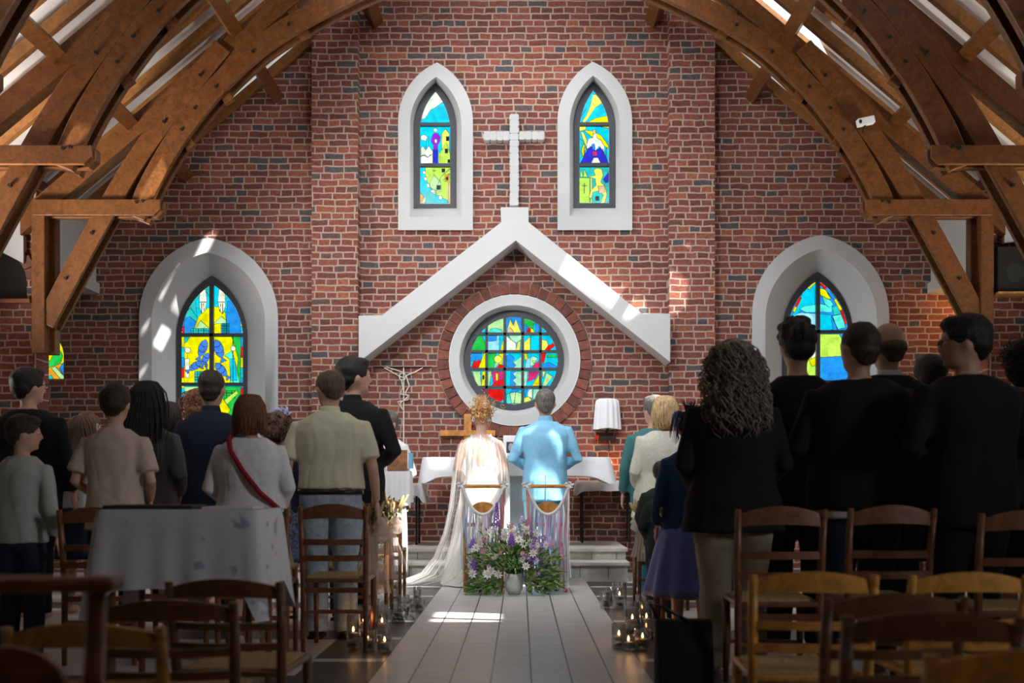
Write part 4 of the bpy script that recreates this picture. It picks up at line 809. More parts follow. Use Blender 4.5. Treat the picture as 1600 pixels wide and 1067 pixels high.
# ---------------- congregation, left block
p, A, HM = P('man in a yellow short-sleeved shirt and pale jeans with his chair behind him', 517, 572, 6.62, 'fringe', HF, yaw=35, pitch=8, arms='down', wf=1.16, vox=.013)
top(p, 'shirt', CREAM, A, False, .013, 1.16, hem=.985, sleeve=.5, off=.026, folds=.017, seed=11); collar(p, CREAM); glasses(p, HM); hair_ = None
mb = MB(); mb.strip([ringz(z, .186*1.16*a, .134*1.16*a) for z, a in ((.95, .98), (.95, 1.0), (.978, 1.0), (.978, .98))], True, False); mb.build('belt', SHOE, p, True)
trousers(p, DENIM, .013, 1.12, seed=12, waist=.97, wide=.006); shoes(p, SHOE)
p, A, HM = P('tall man in a black suit beside the aisle, face turned right', 552, 557, 7.48, 'short', HB, yaw=-50, pitch=0, face=-12, arms='front', wf=1.1)
top(p, 'jacket', BLACK, A, False, .014, 1.1, hem=.76, off=.03, seed=14); collar(p, BLACK, h=.045); trousers(p, BLACK, .015, 1.1, seed=2); shoes(p, SHOE)
p, A, HM = P('woman in a white jacket with a red strap across her back', 391, 617, 6.3, 'bob', HA, fem=True, arms='bent', wf=1.22)
top(p, 'jacket', WHITEC, A, True, .013, 1.22, hem=.93, off=.04, flare=.02, folds=.014, seed=15, pad=.068); skirt(p, OCHRE, hem=.55, waist=1.02, r=.27, wf=1.12)
mb = MB(); mb.tube([(-.125, -.02, 1.50), (-.12, -.12, 1.47), (-.09, -.178, 1.39), (0, -.203, 1.25), (.12, -.205, 1.10), (.25, -.13, .97)], [.022]*6, 8, 0, .8); mb.build('red_strap', cloth('red_webbing', (.28, .015, .03)), p, True)
p, A, HM = P('man in a navy suit standing before the fish window', 331, 576, 7.3, 'buzz', HD, arms='clasp', wf=1.08)
top(p, 'jacket', NAVY, A, False, .014, 1.08, hem=.76, off=.03, seed=17); collar(p, NAVY, h=.045); trousers(p, NAVY, .015, 1.08)
p, A, HM = P('woman with long black hair in a belted grey coat', 232, 596, 6.75, 'long', HB, fem=True, arms='bent', wf=1.0)
top(p, 'coat', TRENCH, A, True, .014, 1.0, hem=.8, off=.025, folds=.014, seed=19); skirt(p, TRENCH, hem=.5, waist=1.04, r=.27, name='coat_skirt', wf=1.1)
mb = MB(); mb.strip([ringz(z, .175, .135) for z in (1.06, 1.10)], True, False); mb.tube([(.04, -.138, 1.08), (.06, -.15, 1.0), (.05, -.16, .92)], .012, 6, 0, .4); mb.tube([(.04, -.138, 1.08), (.0, -.15, 1.0), (-.01, -.16, .95)], .012, 6, 0, .4); mb.build('belt', TRENCH, p, True)
p, A, HM = P('boy in a beige polo shirt with short dark hair', 180, 598, 6.2, 'short', HD, arms='bent', wf=.98, pitch=3)
top(p, 'polo_shirt', BEIGE, A, False, .014, .98, hem=.80, sleeve=.5, off=.028, folds=.015, seed=21, flare=.01); collar(p, BEIGE, h=.03); trousers(p, DARKD, .015, .98)
p, A, HM = P('boy in a pale green shirt at the left edge, looking right', 34, 647, 5.75, 'short', HD, yaw=-55, pitch=5, face=-10, arms='down', wf=.96)
top(p, 'shirt', SHIRTG, A, False, .014, .98, hem=.86, off=.03, folds=.018, seed=23); trousers(p, DARKD, .015, .98)
p, A, HM = P('man in a black suit at the far left, a small boy in front of him', 44, 573, 7.5, 'short', HB, yaw=-35, arms='down', wf=1.16)
top(p, 'jacket', BLACK, A, False, .015, 1.16, hem=.76, off=.03, seed=25); trousers(p, BLACK, .016, 1.1); glasses(p, HM)
p, A, HM = P('girl with long brown hair and a white top between the suit and the beige polo', 128, 650, 7.9, 'long', HBr, fem=True, arms='bent', wf=.98)
top(p, 'blouse', WHITEC, A, True, .015, .98, hem=.95, off=.02, seed=27); skirt(p, DARKD, hem=.5, waist=1.03)
p, A, HM = P('smiling woman with glasses turned towards the girl with long brown hair', 139, 645, 8.7, 'bob', HBr, fem=True, yaw=150, face=120, arms='bent')
top(p, 'blouse', WHITEC, A, True, .016, 1, hem=.9, seed=28); glasses(p, HM); skirt(p, DARKD, hem=.5)
p, A, HM = P('brown haired woman mostly hidden behind the long black hair', 262, 628, 7.7, 'bob', HD, fem=True)
top(p, 'dress', BLACK, A, True, .016, 1, hem=.8, seed=29); skirt(p, BLACK, hem=.5)
p, A, HM = P('auburn haired person half hidden by the navy suit', 308, 607, 8.3, 'curlyshort', HA, fem=True)
top(p, 'jacket', NAVY, A, True, .016, 1, hem=.8, seed=30); skirt(p, NAVY, hem=.5)
p, A, HM = P('lady with short brown curls and a lavender feather fascinator', 436, 642, 7.9, 'curlyshort', HBr, fem=True, yaw=-20)
top(p, 'dress_top', NAVY, A, True, .015, 1.05, hem=.85, seed=31); skirt(p, cloth('floral_print', (.10, .13, .22), var=.8, scale=40), hem=.45, wf=1.1)
LAV = cloth('lavender_feather', (.42, .42, .66)); mb = MB(); rd = random.Random(4)
for i in range(16):
    a = rd.uniform(-.3, 2.6); L_ = rd.uniform(.06, .12); c = Vector((.03, -.02, 1.765)); mb.tube([c, c+Vector((math.cos(a)*L_*.6, rd.uniform(-.03, .03), math.sin(a)*L_*.6)), c+Vector((math.cos(a+.5)*L_, rd.uniform(-.04, .04), math.sin(a+.5)*L_*.8))], [.004, .012, .002], 5, 0, .3)
mb.ell((.03, -.02, 1.765), (.045, .045, .008), 12, 5); mb.build('fascinator', LAV, p, True)
# ---------------- right block
p, A, HM = P('blonde woman in a cream knitted cardigan and teal trousers beside the aisle', 1039, 619, 8.72, 'bob', HBl, fem=True, arms='bent', wf=1.2, vox=.013, face=6)
top(p, 'cardigan', KNIT, A, True, .013, 1.2, hem=.72, off=.05, flare=.03, folds=.012, seed=33, pad=.085, cuff=.06); trousers(p, TEALC, .014, 1.08, True, wide=.02); shoes(p, WHITEC)
p, A, HM = P('grey haired man in a teal jacket beyond the blonde woman', 1022, 617, 9.4, 'short', HG, yaw=30, wf=1.08)
top(p, 'jacket', TEALJ, A, False, .015, 1.08, hem=.76, off=.03, seed=35); trousers(p, TEALJ, .016, 1.08); glasses(p, HM)
p, A, HM = P('woman in a blue jacket and periwinkle skirt, a clutch under her arm', 1078, 640, 6.35, 'updo', HD, fem=True, arms='down', armsR='front', wf=1.02)
top(p, 'jacket', BLUEJ, A, True, .014, 1.02, hem=.85, off=.03, folds=.012, seed=37); skirt(p, PERI, hem=.38, waist=1.02, r=.33, pleat=.07, wf=1.05); shoes(p, SHOE)
mb = MB(); mb.ell((-.03, -.02, 1.77), (.05, .05, .01), 12, 6)
rd = random.Random(8)
for i in range(26):
    a = rd.uniform(2.0, 4.2); mb.tube([(-.03, -.04, 1.76), (-.05+.09*math.cos(a), -.06, 1.74+.05*math.sin(a)), (-.07+.1*math.cos(a), -.08, 1.60+.08*math.sin(a))], [.003, .006, .001], 4, 0, .3)
mb.build('fascinator', cloth('blue_feather', (.18, .24, .6)), p, True)
mb = MB(); mb.ell((-.22, .02, 1.02), (.03, .13, .06), 14, 8); mb.build('clutch_bag', mat('sequins', (.10, .10, .11), .25, .7, 200, metal=.6), p, True)
p, A, HM = P('dark haired boy in a dark green jacket, taller of the two small children', 1033, 720, 7.72, 'short', HD, arms='bent')
top(p, 'jacket', GREENJ, A, False, .018, 1.02, hem=.8, off=.03, seed=39); trousers(p, DARKD, .018, 1)
p, A, HM = P('small light haired child with a red collar, shorter of the two', 1037, 736, 7.38, 'buzz', HBr, arms='bent', yaw=10)
top(p, 'jacket', GREENJ, A, False, .018, 1.02, hem=.8, off=.03, seed=40); trousers(p, DARKD, .018, 1); collar(p, cloth('red_cotton', (.35, .01, .02)))
p, A, HM = P('woman with big grey curls in a black jacket and beige trousers', 1145, 535, 5.38, 'curlybig', HC, fem=True, arms='bent', wf=1.17, vox=.012)
top(p, 'jacket', BLACK, A, True, .013, 1.17, hem=.77, off=.045, seed=43, pad=.08, flare=.02); trousers(p, KHAKI, .013, 1.14, True, seed=44, wide=.01)
p, A, HM = P('tousle haired man in black in front of the right window', 1246, 500, 6.12, 'messy', HB, arms='down', wf=1.05)
top(p, 'jacket', BLACK, A, False, .015, 1.05, hem=.77, off=.03, seed=45); trousers(p, BLACK, .016, 1.05)
p, A, HM = P('broad man in a black jacket with a white shirt hem showing', 1343, 501, 5.38, 'buzz', HD, arms='front', wf=1.22, yaw=15)
top(p, 'shirt', WHITEC, A, False, .015, 1.18, hem=.79, off=.034, sleeve=0, seed=48); top(p, 'jacket', BLACK, A, False, .014, 1.22, hem=.83, off=.05, seed=47, pad=.075); trousers(p, DARKD, .016, 1.12)
p, A, HM = P('bald man in a dark navy suit beyond the broad man', 1388, 500, 6.15, 'bald', HF, arms='down', wf=1.1, yaw=10)
top(p, 'jacket', NAVY, A, False, .015, 1.1, hem=.77, off=.03, seed=49); collar(p, WHITEC, h=.03); trousers(p, NAVY, .016, 1.1)
p, A, HM = P('man in black with glasses, face turned to the left', 1512, 490, 5.05, 'short', HB, yaw=62, pitch=4, face=12, arms='front', wf=1.17)
top(p, 'jacket', BLACK, A, False, .014, 1.17, hem=.77, off=.035, seed=51, pad=.075); trousers(p, BLACK, .016, 1.12); glasses(p, HM)
p, A, HM = P('dark haired guest seen only as a low head beyond the man with glasses', 1453, 554, 6.6, 'short', HB, fem=True)
top(p, 'jacket', BLACK, A, True, .016, 1, hem=.8, seed=53); skirt(p, BLACK, hem=.5)
p, A, HM = P('curly dark haired guest at the right edge in a pale sleeve', 1600, 528, 6.0, 'curly', HB, fem=True, arms='bent', wf=1.1)
top(p, 'blouse', cloth('dark_olive_blouse', (.09, .09, .07)), A, True, .015, 1.1, hem=.85, off=.03, seed=55); skirt(p, BLACK, hem=.4)
# priest in white behind the lectern
p, A, HM = P('person in a long white robe behind the wooden lectern', 606, 640, 10.3, 'short', HG, face=150, arms='bent', fem=False)
top(p, 'robe', WHITEC, A, False, .016, 1.1, hem=.8, off=.04, folds=.012, seed=57); skirt(p, WHITEC, hem=.06, waist=1.1, r=.21, name='robe_skirt', wf=1.05)
# ================================================================== CHAIRS
def make_chair(m):
    c = empty('church_chair')
    for s in (-1, 1):
        mb = MB(); mb.tube([(s*.19, -.19, 0), (s*.19, -.185, .42), (s*.195, -.205, .66), (s*.198, -.24, .868)], [.014, .018, .017, .015], 10); mb.build('rear_leg', m, c, True)
        mb = MB(); mb.tube([(s*.185, .19, 0), (s*.185, .185, .43)], [.014, .019], 10); mb.build('front_leg', m, c, True)
        mb = MB(); mb.bar((s*.187, -.19, .17), (s*.187, .19, .17), .018, .018); mb.build('side_stretcher', m, c)
        mb = MB(); mb.bar((s*.187, -.19, .29), (s*.187, .19, .29), .018, .018); mb.build('side_stretcher', m, c)
    def slat(z0, z1, crest, nm):
        mb = MB(); rings = []
        for i in range(17):
            u = -1+i/8; x = u*.19; y = -.205-.03*(1-u*u)-(.02 if z0 > .75 else 0); top_ = z1-(crest*(u*u)); bot = z0+(crest*.25*(1-u*u))
            rings.append([(x, y-.009, bot), (x, y+.009, bot), (x, y+.009, top_), (x, y-.009, top_)])
        mb.strip(rings, True, True); mb.build(nm, m, c)
    slat(.79, .885, .04, 'crest_rail'); slat(.64, .675, 0, 'slat'); slat(.545, .58, 0, 'slat')
    for y, z in ((-.19, .24), (.188, .2), (-.19, .37)):
        mb = MB(); mb.bar((-.187, y, z), (.187, y, z), .03 if z > .3 else .018, .018); mb.build('stretcher', m, c)
    mb = MB(); mb.box((-.2, -.2, .415), (.2, .21, .44)); mb.build('seat_frame', m, c, bevel=.008)
    mb = MB(); mb.box((-.175, -.175, .425), (.175, .185, .452)); mb.build('straw_seat', M_STRAW, c, bevel=.01)
    return c
CH = {}
def chair(px, Y, ht, label, m=M_CHAIR, rz=0, grp='straw seated church chairs', X=None, w=1.0):
    if m.name not in CH: CH[m.name] = o = make_chair(m)
    else: o = copy_tree(CH[m.name])
    o.location = (X if X is not None else (px-VX)*Y/F, Y+.22, 0); o.rotation_euler = (0, 0, R(rz)); o.scale = (w, w, ht/.885)
    return tag(o, label, 'chair', grp)
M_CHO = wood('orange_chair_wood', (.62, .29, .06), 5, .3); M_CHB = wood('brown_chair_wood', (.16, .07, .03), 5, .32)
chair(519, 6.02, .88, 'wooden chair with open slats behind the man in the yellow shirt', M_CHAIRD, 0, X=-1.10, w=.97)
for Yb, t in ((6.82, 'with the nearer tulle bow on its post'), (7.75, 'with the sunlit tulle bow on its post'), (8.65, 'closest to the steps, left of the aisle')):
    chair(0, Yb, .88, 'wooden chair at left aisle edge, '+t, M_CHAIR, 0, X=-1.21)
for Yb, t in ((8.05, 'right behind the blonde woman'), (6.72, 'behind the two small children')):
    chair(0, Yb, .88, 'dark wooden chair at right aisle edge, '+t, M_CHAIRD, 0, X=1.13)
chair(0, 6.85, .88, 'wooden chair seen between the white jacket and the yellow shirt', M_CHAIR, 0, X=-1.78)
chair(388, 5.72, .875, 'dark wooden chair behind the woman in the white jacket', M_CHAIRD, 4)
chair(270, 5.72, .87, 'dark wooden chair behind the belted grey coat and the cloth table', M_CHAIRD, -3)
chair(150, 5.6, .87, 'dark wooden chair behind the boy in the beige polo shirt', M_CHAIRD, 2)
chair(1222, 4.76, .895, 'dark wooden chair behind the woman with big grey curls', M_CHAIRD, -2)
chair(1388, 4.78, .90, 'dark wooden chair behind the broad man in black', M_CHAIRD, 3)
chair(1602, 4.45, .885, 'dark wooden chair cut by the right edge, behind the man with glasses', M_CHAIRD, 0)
chair(1275, 3.40, .71, 'golden wooden chair on the right, its whole slatted back in view', M_CHO, -3)
chair(1508, 3.50, .70, 'golden wooden chair on the right, crest only showing over the dark one', M_CHO, 2)
chair(1388, 2.92, .69, 'blurred brown wooden chair between the two golden chair crests', M_CHB, 4)
chair(1462, 2.42, .70, 'large blurred brown chair low on the right', M_CHB, -3)
chair(1612, 1.95, .69, 'largest blurred golden chair in the bottom right corner', M_CHO, 0)
chair(358, 3.62, .665, 'blurred brown chair right in front of the cloth table', M_CHB, -3)
chair(258, 3.12, .65, 'blurred brown chair overlapping the one before the cloth table on its left', M_CHB, 3)
chair(135, 2.66, .64, 'blurred golden chair back low on the left behind the pinkish rail', M_CHO, 0)
def kneeler(name, x, Y, sz, m, label, mrail=None):
    c = empty(name, (x, Y, 0)); c.scale = (1, 1, sz)
    mb = MB(); mb.box((-.225, -.03, .955), (.225, .045, .99)); mb.build('arm_rail', mrail or m, c, bevel=.012)
    for s in (-1, 1):
        mb = MB(); mb.tube([(s*.165, .0, 0), (s*.168, .0, .5), (s*.185, .0, .96)], [.018, .02, .018], 10); mb.build('rear_leg', m, c, True)
        mb = MB(); mb.tube([(s*.17, .34, 0), (s*.17, .34, .30)], [.016, .018], 10); mb.build('front_leg', m, c, True)
    mb = MB(); mb.prism([(-.12, .745)]+[(.12*math.cos(R(180-t)), .745+.085*math.sin(R(t))) for t in range(10, 180, 10)]+[(.12, .745)]+[(.12*math.cos(R(t)), .745-.03*math.sin(R(t))) for t in range(20, 180, 20)], .0, .02); mb.build('back_panel', m, c)
    for z in (.62, .44, .2):
        mb = MB(); mb.bar((-.17, 0, z), (.17, 0, z), .035, .02); mb.build('slat', m, c)
    mb = MB(); mb.box((-.19, -.01, .29), (.19, .36, .32)); mb.build('kneeling_board', M_STRAW, c, bevel=.008)
    return tag(c, label, 'prayer chair')
M_KN = wood('honey_wood', (.62, .27, .07), 5, .35)
XL = (756-VX)*9.58/F; XR = (855-VX)*9.58/F
kneeler('prayer_chair', XL, 9.42, 1, M_KN, 'orange wooden prayer chair with ribbons directly behind the bride')
kneeler('prayer_chair', XR, 9.42, 1, M_KN, 'orange wooden prayer chair with ribbons directly behind the groom')
kneeler('prayer_chair', (0-VX)*1.95/F, 1.95, .83, wood('reddish_wood', (.34, .13, .07), 5, .3), 'very blurred reddish prayer chair with a flat top rail at the left edge')
# ribbon garlands
RC = [(.82, .82, .86), (.70, .72, .86), (.80, .45, .58), (.45, .62, .72), (.60, .52, .75), (.86, .80, .82), (.35, .50, .62), (.75, .25, .40), (.85, .85, .85), (.55, .66, .80)]
RM = [mat('ribbon_satin_%s' % 'abcdefghij'[i], c, .45, .05) for i, c in enumerate(RC)]; M_ROPE = mat('white_rope', (.75, .73, .70), .9, .1, 80, .5, 200)
rd = random.Random(12)
def garland(x, Y, label, dense):
    g = empty('ribbon_garland', (x, Y, 0)); tag(g, label, 'ribbon garland', 'ribbon garlands on the prayer chairs')
    U = lambda u: Vector((.195*u, -.045-.02*(1-u*u), .985-.27*(1-abs(u)**2.2)))
    mb = MB(); mb.tube([U(-1+i/12) for i in range(25)], .016, 8); mb.build('rope', M_ROPE, g, True)
    for s in (-1, 1):
        mb = MB()
        for k in range(5): a = k*1.25; mb.tube([U(s), U(s)+Vector((.03*math.cos(a), -.015, .025*math.sin(a))), U(s)+Vector((.05*math.cos(a+.5), -.01, .03*math.sin(a+.5)))], [.006, .015, .004], 6, 0, .4)
        mb.build('knot', WHITEC, g, True)
    n = 44
    for i in range(n):
        u = -.95+1.9*i/(n-1)+rd.uniform(-.02, .02); p = U(u); zb = rd.uniform(.02, .18) if rd.random() < dense else rd.uniform(.2, .5); w_ = rd.uniform(.006, .0125)
        mb = MB(); N = 12; L_, R_ = [], []; ph = rd.uniform(0, 6); am = rd.uniform(.003, .010); dx = rd.uniform(-.03, .03)
        for k in range(N+1):
            t = k/N; c = Vector((p.x+dx*t+am*math.sin(ph+t*9), p.y-.012+am*math.cos(ph+t*7)-.04*t, p.z-.01-(p.z-zb)*t)); tw = ph+t*rd.uniform(2.5, 3.5); d = Vector((math.cos(tw*.35), math.sin(tw*.35), 0))*w_
            L_.append(c-d); R_.append(c+d)
        mb.strip([[a, b] for a, b in zip(L_, R_)], False, False); mb.build('ribbon', rd.choice(RM), g)
garland(XL, 9.38, 'pale ribbon garland hanging from the prayer chair behind the bride', .55)
garland(XR, 9.38, 'pink, blue and white ribbon garland hanging from the prayer chair behind the groom', .95)
# ================================================================== TABLES
def drape(name, x0, x1, y0, y1, zt, drop, cdrop, flare, label, m=M_WHITE, rip=.012, n=120, seed=0, cat='tablecloth'):
    cx, cy, hx, hy = (x0+x1)/2, (y0+y1)/2, (x1-x0)/2, (y1-y0)/2; base = []
    for i in range(n):
        a = 2*math.pi*(i+.5)/n; c, s = math.cos(a), math.sin(a); k = 1/max(abs(c), abs(s)); base.append((c*k, s*k, (abs(c*k)*abs(s*k))**13))
    mb = MB(); rings = [[(cx+u*hx, cy+v*hy, zt) for u, v, c in base]]
    for k in range(1, 10):
        t = k/9; rg = []
        for i, (u, v, c) in enumerate(base):
            ux = u if abs(u) > .999 else u*c; vy = v if abs(v) > .999 else v*c; L_ = math.hypot(ux, vy) or 1
            r_ = rip*t*(math.sin(i*.9+seed)+.6*math.sin(i*.37+2*seed)); o = .006+t*flare*(.15+c)+r_
            rg.append((cx+u*hx+ux/L_*o, cy+v*hy+vy/L_*o, zt-(t*(drop+cdrop*c)+(.003*math.sin(i*.5) if k == 9 else 0))))
        rings.append(rg)
    mb.strip(rings, True, False); mb.add(rings[0], [tuple(range(n))])
    o = mb.build(name, m, None, True); return tag(o, label, cat)
def table(name, x0, x1, y0, y1, z0, zt, m, r, label):
    c = empty(name, ((x0+x1)/2, (y0+y1)/2, z0)); hx, hy = (x1-x0)/2-.02, (y1-y0)/2-.02; h = zt-z0
    mb = MB(); mb.box((-hx, -hy, h-.03), (hx, hy, h-.004)); mb.build('table_top', M_CHAIR, c)
    for sx in (-1, 1):
        for sy in (-1, 1): mb = MB(); mb.tube([(sx*(hx-.03), sy*(hy-.03), 0), (sx*(hx-.03), sy*(hy-.03), h-.03)], r, 8); mb.build('leg', m, c)
    return tag(c, label, 'table')
xa, xb = px2x(664, 10.95), px2x(950, 10.95)
al = empty('altar', ((xa+xb)/2, 11.2, z2)); hw = (xb-xa)/2; tag(al, 'altar table of pale stone and wood on the platform beneath the round window', 'altar')
mb = MB(); mb.box((-.36, -.17, 0), (.36, .17, .88)); mb.build('pedestal', mat('pale_blue_stone', (.62, .74, .78), .5, .05), al, bevel=.01)
mb = MB(); mb.box((-hw+.02, -.25, .88), (hw-.02, .25, .948)); mb.build('table_top', M_KN, al, bevel=.006)
drape('altar_cloth', xa-.02, xb+.02, 10.93, 11.47, z2+.955, .2, .16, .10, 'long white cloth draped over the altar', seed=1, rip=.008)
lx, rx = px2x(636, 11.3), px2x(948, 11.3)
table('side_table', lx-.16, lx+.16, 11.2, 11.6, z2, 1.0, M_BLK, .012, 'small black legged table left of the altar')
drape('side_table_cloth', lx-.17, lx+.17, 11.19, 11.61, 1.002, .14, .14, .08, 'small white cloth on the little table left of the altar', seed=2)
table('side_table', rx-.3, rx+.34, 11.58, 11.95, z2, 1.03, M_BLK, .012, 'black legged side table right of the altar')
drape('side_table_cloth', rx-.31, rx+.35, 11.57, 11.96, 1.032, .12, .10, .05, 'white cloth on the side table right of the altar', seed=3)
# table with printed cloth at the left
def print_cloth():
    m = mat('printed_cloth', (.66, .66, .71), .85, .04, 4, .15, 40); t = m.node_tree; b = t.nodes['Principled BSDF']
    src = b.inputs['Base Color'].links[0].from_socket; tc = t.nodes.new('ShaderNodeTexCoord'); v = t.nodes.new('ShaderNodeTexVoronoi'); v.inputs['Scale'].default_value = 6.5
    n = t.nodes.new('ShaderNodeTexNoise'); n.inputs['Scale'].default_value = 9; t.links.new(tc.outputs['Object'], n.inputs[0])
    ad = t.nodes.new('ShaderNodeVectorMath'); ad.operation = 'ADD'; sc = t.nodes.new('ShaderNodeVectorMath'); sc.operation = 'SCALE'; sc.inputs['Scale'].default_value = .25
    t.links.new(n.outputs['Color'], sc.inputs[0]); t.links.new(tc.outputs['Object'], ad.inputs[0]); t.links.new(sc.outputs[0], ad.inputs[1]); t.links.new(ad.outputs[0], v.inputs[0])
    cr = t.nodes.new('ShaderNodeValToRGB'); cr.color_ramp.elements[0].position = .12; cr.color_ramp.elements[0].color = (1, 1, 1, 1); cr.color_ramp.elements[1].position = .25; cr.color_ramp.elements[1].color = (0, 0, 0, 1)
    t.links.new(v.outputs['Distance'], cr.inputs[0]); mx = t.nodes.new('ShaderNodeMix'); mx.data_type = 'RGBA'; t.links.new(cr.outputs[0], mx.inputs[0]); t.links.new(src, mx.inputs[6]); mx.inputs[7].default_value = (.36, .38, .46, 1); t.links.new(mx.outputs[2], b.inputs['Base Color']); return m
tx0, tx1, ty, tz = px2x(150, 4.4), px2x(402, 4.4), 4.4, .885
table('welcome_table', tx0, tx1, ty, ty+.45, 0, tz-.006, M_CHAIRD, .016, 'small wooden table under a printed white cloth, left of the aisle')
drape('printed_tablecloth', tx0, tx1, ty, ty+.45, tz, .34, .26, .10, 'white tablecloth with faint blue grey prints on the table at the left', print_cloth(), rip=.006, seed=5)
for (a, b_, c, d, h, m, nm, lb) in ((160, 300, 4.5, 4.72, .018, mat('dark_cover', (.02, .022, .02), .6), 'songbook', 'dark flat book lying on the printed tablecloth'), (315, 395, 4.5, 4.7, .012, WHITEC, 'leaflet', 'pale leaflet stack lying on the printed tablecloth')):
    mb = MB(); mb.box((px2x(a, 4.5), c, tz+.001), (px2x(b_, 4.5), d, tz+h)); tag(mb.build(nm, m, None, bevel=.003), lb, nm)
# ================================================================== ALTAR THINGS
le = empty('lectern', (px2x(621, 9.7), 9.7, 0)); tag(le, 'wooden lectern before the white robed person, left of the steps', 'lectern')
mb = MB(); mb.box((-.095, -.02, 1.12), (.095, .0, 1.315)); mb.build('front_panel', wood('brown_board', (.38, .17, .08), 5, .4), le, bevel=.004)
mb = MB(); mb.box((-.095, 0, 1.12), (.095, .22, 1.14)); mb.build('shelf', M_CHAIR, le); mb = MB(); mb.tube([(-.08, .1, 0), (-.08, .1, 1.12)], .025, 12); mb.build('pole', M_CHAIR, le); mb = MB(); mb.box((-.2, -.03, 0), (.03, .24, .03)); mb.build('base', M_CHAIR, le)
drape('lectern_cloth', px2x(600, 9.68), px2x(640, 9.68), 9.69, 9.9, 1.118, .30, .10, .02, 'white cloth hanging under the wooden lectern board', seed=4)
mb = MB(); mb.box((px2x(638, 9.68), 9.70, 1.14), (px2x(644, 9.68), 9.80, 1.29)); tag(mb.build('blue_booklet', mat('pale_blue_paper', (.25, .50, .75), .8), None), 'pale blue booklet standing at the right side of the lectern', 'booklet')
wc = empty('wooden_cross', W(731, 677, 11.97)); tag(wc, 'small orange wooden cross on the brick behind the bride', 'cross')
k = 12/F
mb = MB(); mb.box((-6*k, -.03, -45*k), (6*k, .02, 30*k)); mb.build('upright', M_KN, wc, bevel=.004); mb = MB(); mb.box((-43*k, -.045, -4.5*k), (43*k, .005, 4.5*k)); mb.build('crossbar', M_KN, wc, bevel=.004)
wf_ = empty('wire_crucifix', W(631, 575, 12.0)); tag(wf_, 'thin white wire crucifix on the brick under the left end of the chevron', 'crucifix'); V3 = lambda x, y: Vector(((x-631)*k, -.02, (575-y)*k))
M_WIRE = mat('white_wire', (.8, .74, .66), .5, .05)
mb = MB(); mb.tube([V3(583, 574), V3(675, 574)], .008, 6); mb.build('crossbar', M_BLK, wf_); mb = MB(); mb.tube([V3(631, 574), V3(631, 700)], .008, 6); mb.build('upright', M_WIRE, wf_)
mb = MB()
for pts in (((601, 575), (612, 581), (624, 588), (630, 590)), ((661, 575), (650, 581), (638, 586), (632, 590)), ((604, 574), (618, 578), (630, 582)), ((624, 588), (626, 594), (632, 594), (636, 588), (632, 584), (626, 584), (624, 588)), ((636, 590), (640, 603), (634, 614), (638, 620), (626, 630), (630, 640)), ((628, 594), (630, 606), (626, 616), (640, 618), (638, 625), (622, 628), (628, 638), (631, 641))):
    mb.tube([V3(*p)+Vector((0, -.02, 0)) for p in pts], .006, 6)
mb.build('figure', M_WIRE, wf_, True)
sh = empty('veiled_wall_lamp', W(949, 646, 11.9)); tag(sh, 'white pleated cloth shade hanging on the brick right of the groom', 'wall lamp')
mb = MB(); rings = []
for z, r in ((.175, .02), (.172, .09), (.15, .128), (.1, .138), (0, .146), (-.1, .154), (-.18, .16)):
    rings.append([(r*math.cos(q)*(1+.05*math.sin(14*q)), r*.6*math.sin(q)*(1+.07*math.sin(14*q)), z+(.008*math.sin(3*q) if z < -.15 else 0)) for q in [2*math.pi*i/84 for i in range(84)]])
mb.strip(rings, True, False); mb.build('cloth_shade', M_WHITE, sh, True)
mb = MB(); mb.box((-.10, .0, -.31), (.10, .09, -.26)); mb.tube([(0, .06, -.18), (0, .06, -.3)], .01); mb.build('bracket', M_BLK, sh); mb = MB(); mb.box((-.14, .0, -.30), (-.10, .08, -.25)); mb.build('red_glass', mat('red_glass', (.5, .03, .02), .3), sh)
mb = MB(); mb.tube([(.02, .07, -.31), (.03, .08, -.55)], .004, 5); mb.build('cable', M_BLK, sh)
nl = empty('night_light', W(953, 724, 11.975)); tag(nl, 'small glowing orange lamp against the brick at the right end of the altar', 'lamp')
mb = MB(); mb.ell((0, 0, 0), (.025, .025, .04), 12, 8); mb.build('bulb', mat('orange_glow', (1, .5, .1), .5, emit=(1, .42, .08), estr=14), nl, True); mb = MB(); mb.tube([(0, .0, -.09), (0, 0, -.03)], .018, 10); mb.build('base', M_BLK, nl)
lamp('night_light_glow', 'POINT', W(953, 722, 11.8), 2.2, (1, .35, .08), shadow_soft_size=.03)
fr = empty('framed_icon', W(797, 712, 11.1)); tag(fr, 'small white framed picture with a dark oval, standing on the altar between the couple', 'picture')
mb = MB(); mb.box((-.075, -.01, 0), (.075, .02, .22)); mb.build('frame', M_WHITE, fr, bevel=.01); mb = MB(); mb.box((-.04, -.014, .03), (.05, -.008, .15)); mb.build('dark_panel', mat('dark_icon', (.05, .05, .05), .5), fr); mb = MB(); mb.ell((.01, -.014, .09), (.03, .004, .045), 16, 8); mb.build('oval', mat('icon_grey', (.35, .36, .36), .5), fr)
sp = empty('loudspeaker', W(1582, 457, 10.2)); tag(sp, 'black box loudspeaker on a shelf at the right edge', 'loudspeaker'); mb = MB(); mb.box((-.15, 0, 0), (.22, .14, .46)); mb.build('cabinet', M_BLK, sp, bevel=.01); mb = MB(); mb.ell((.03, -.002, .2), (.1, .01, .1), 20, 8); mb.build('cone', GREENJ, sp)
mb = MB(); mb.box((px2x(1555, 10.2), 10.12, W(0, 461, 10.2).z), (px2x(1625, 10.2), 10.36, W(0, 457.5, 10.2).z)); tag(mb.build('speaker_shelf', M_CHAIR), 'thin reddish wooden shelf under the black loudspeaker', 'shelf')
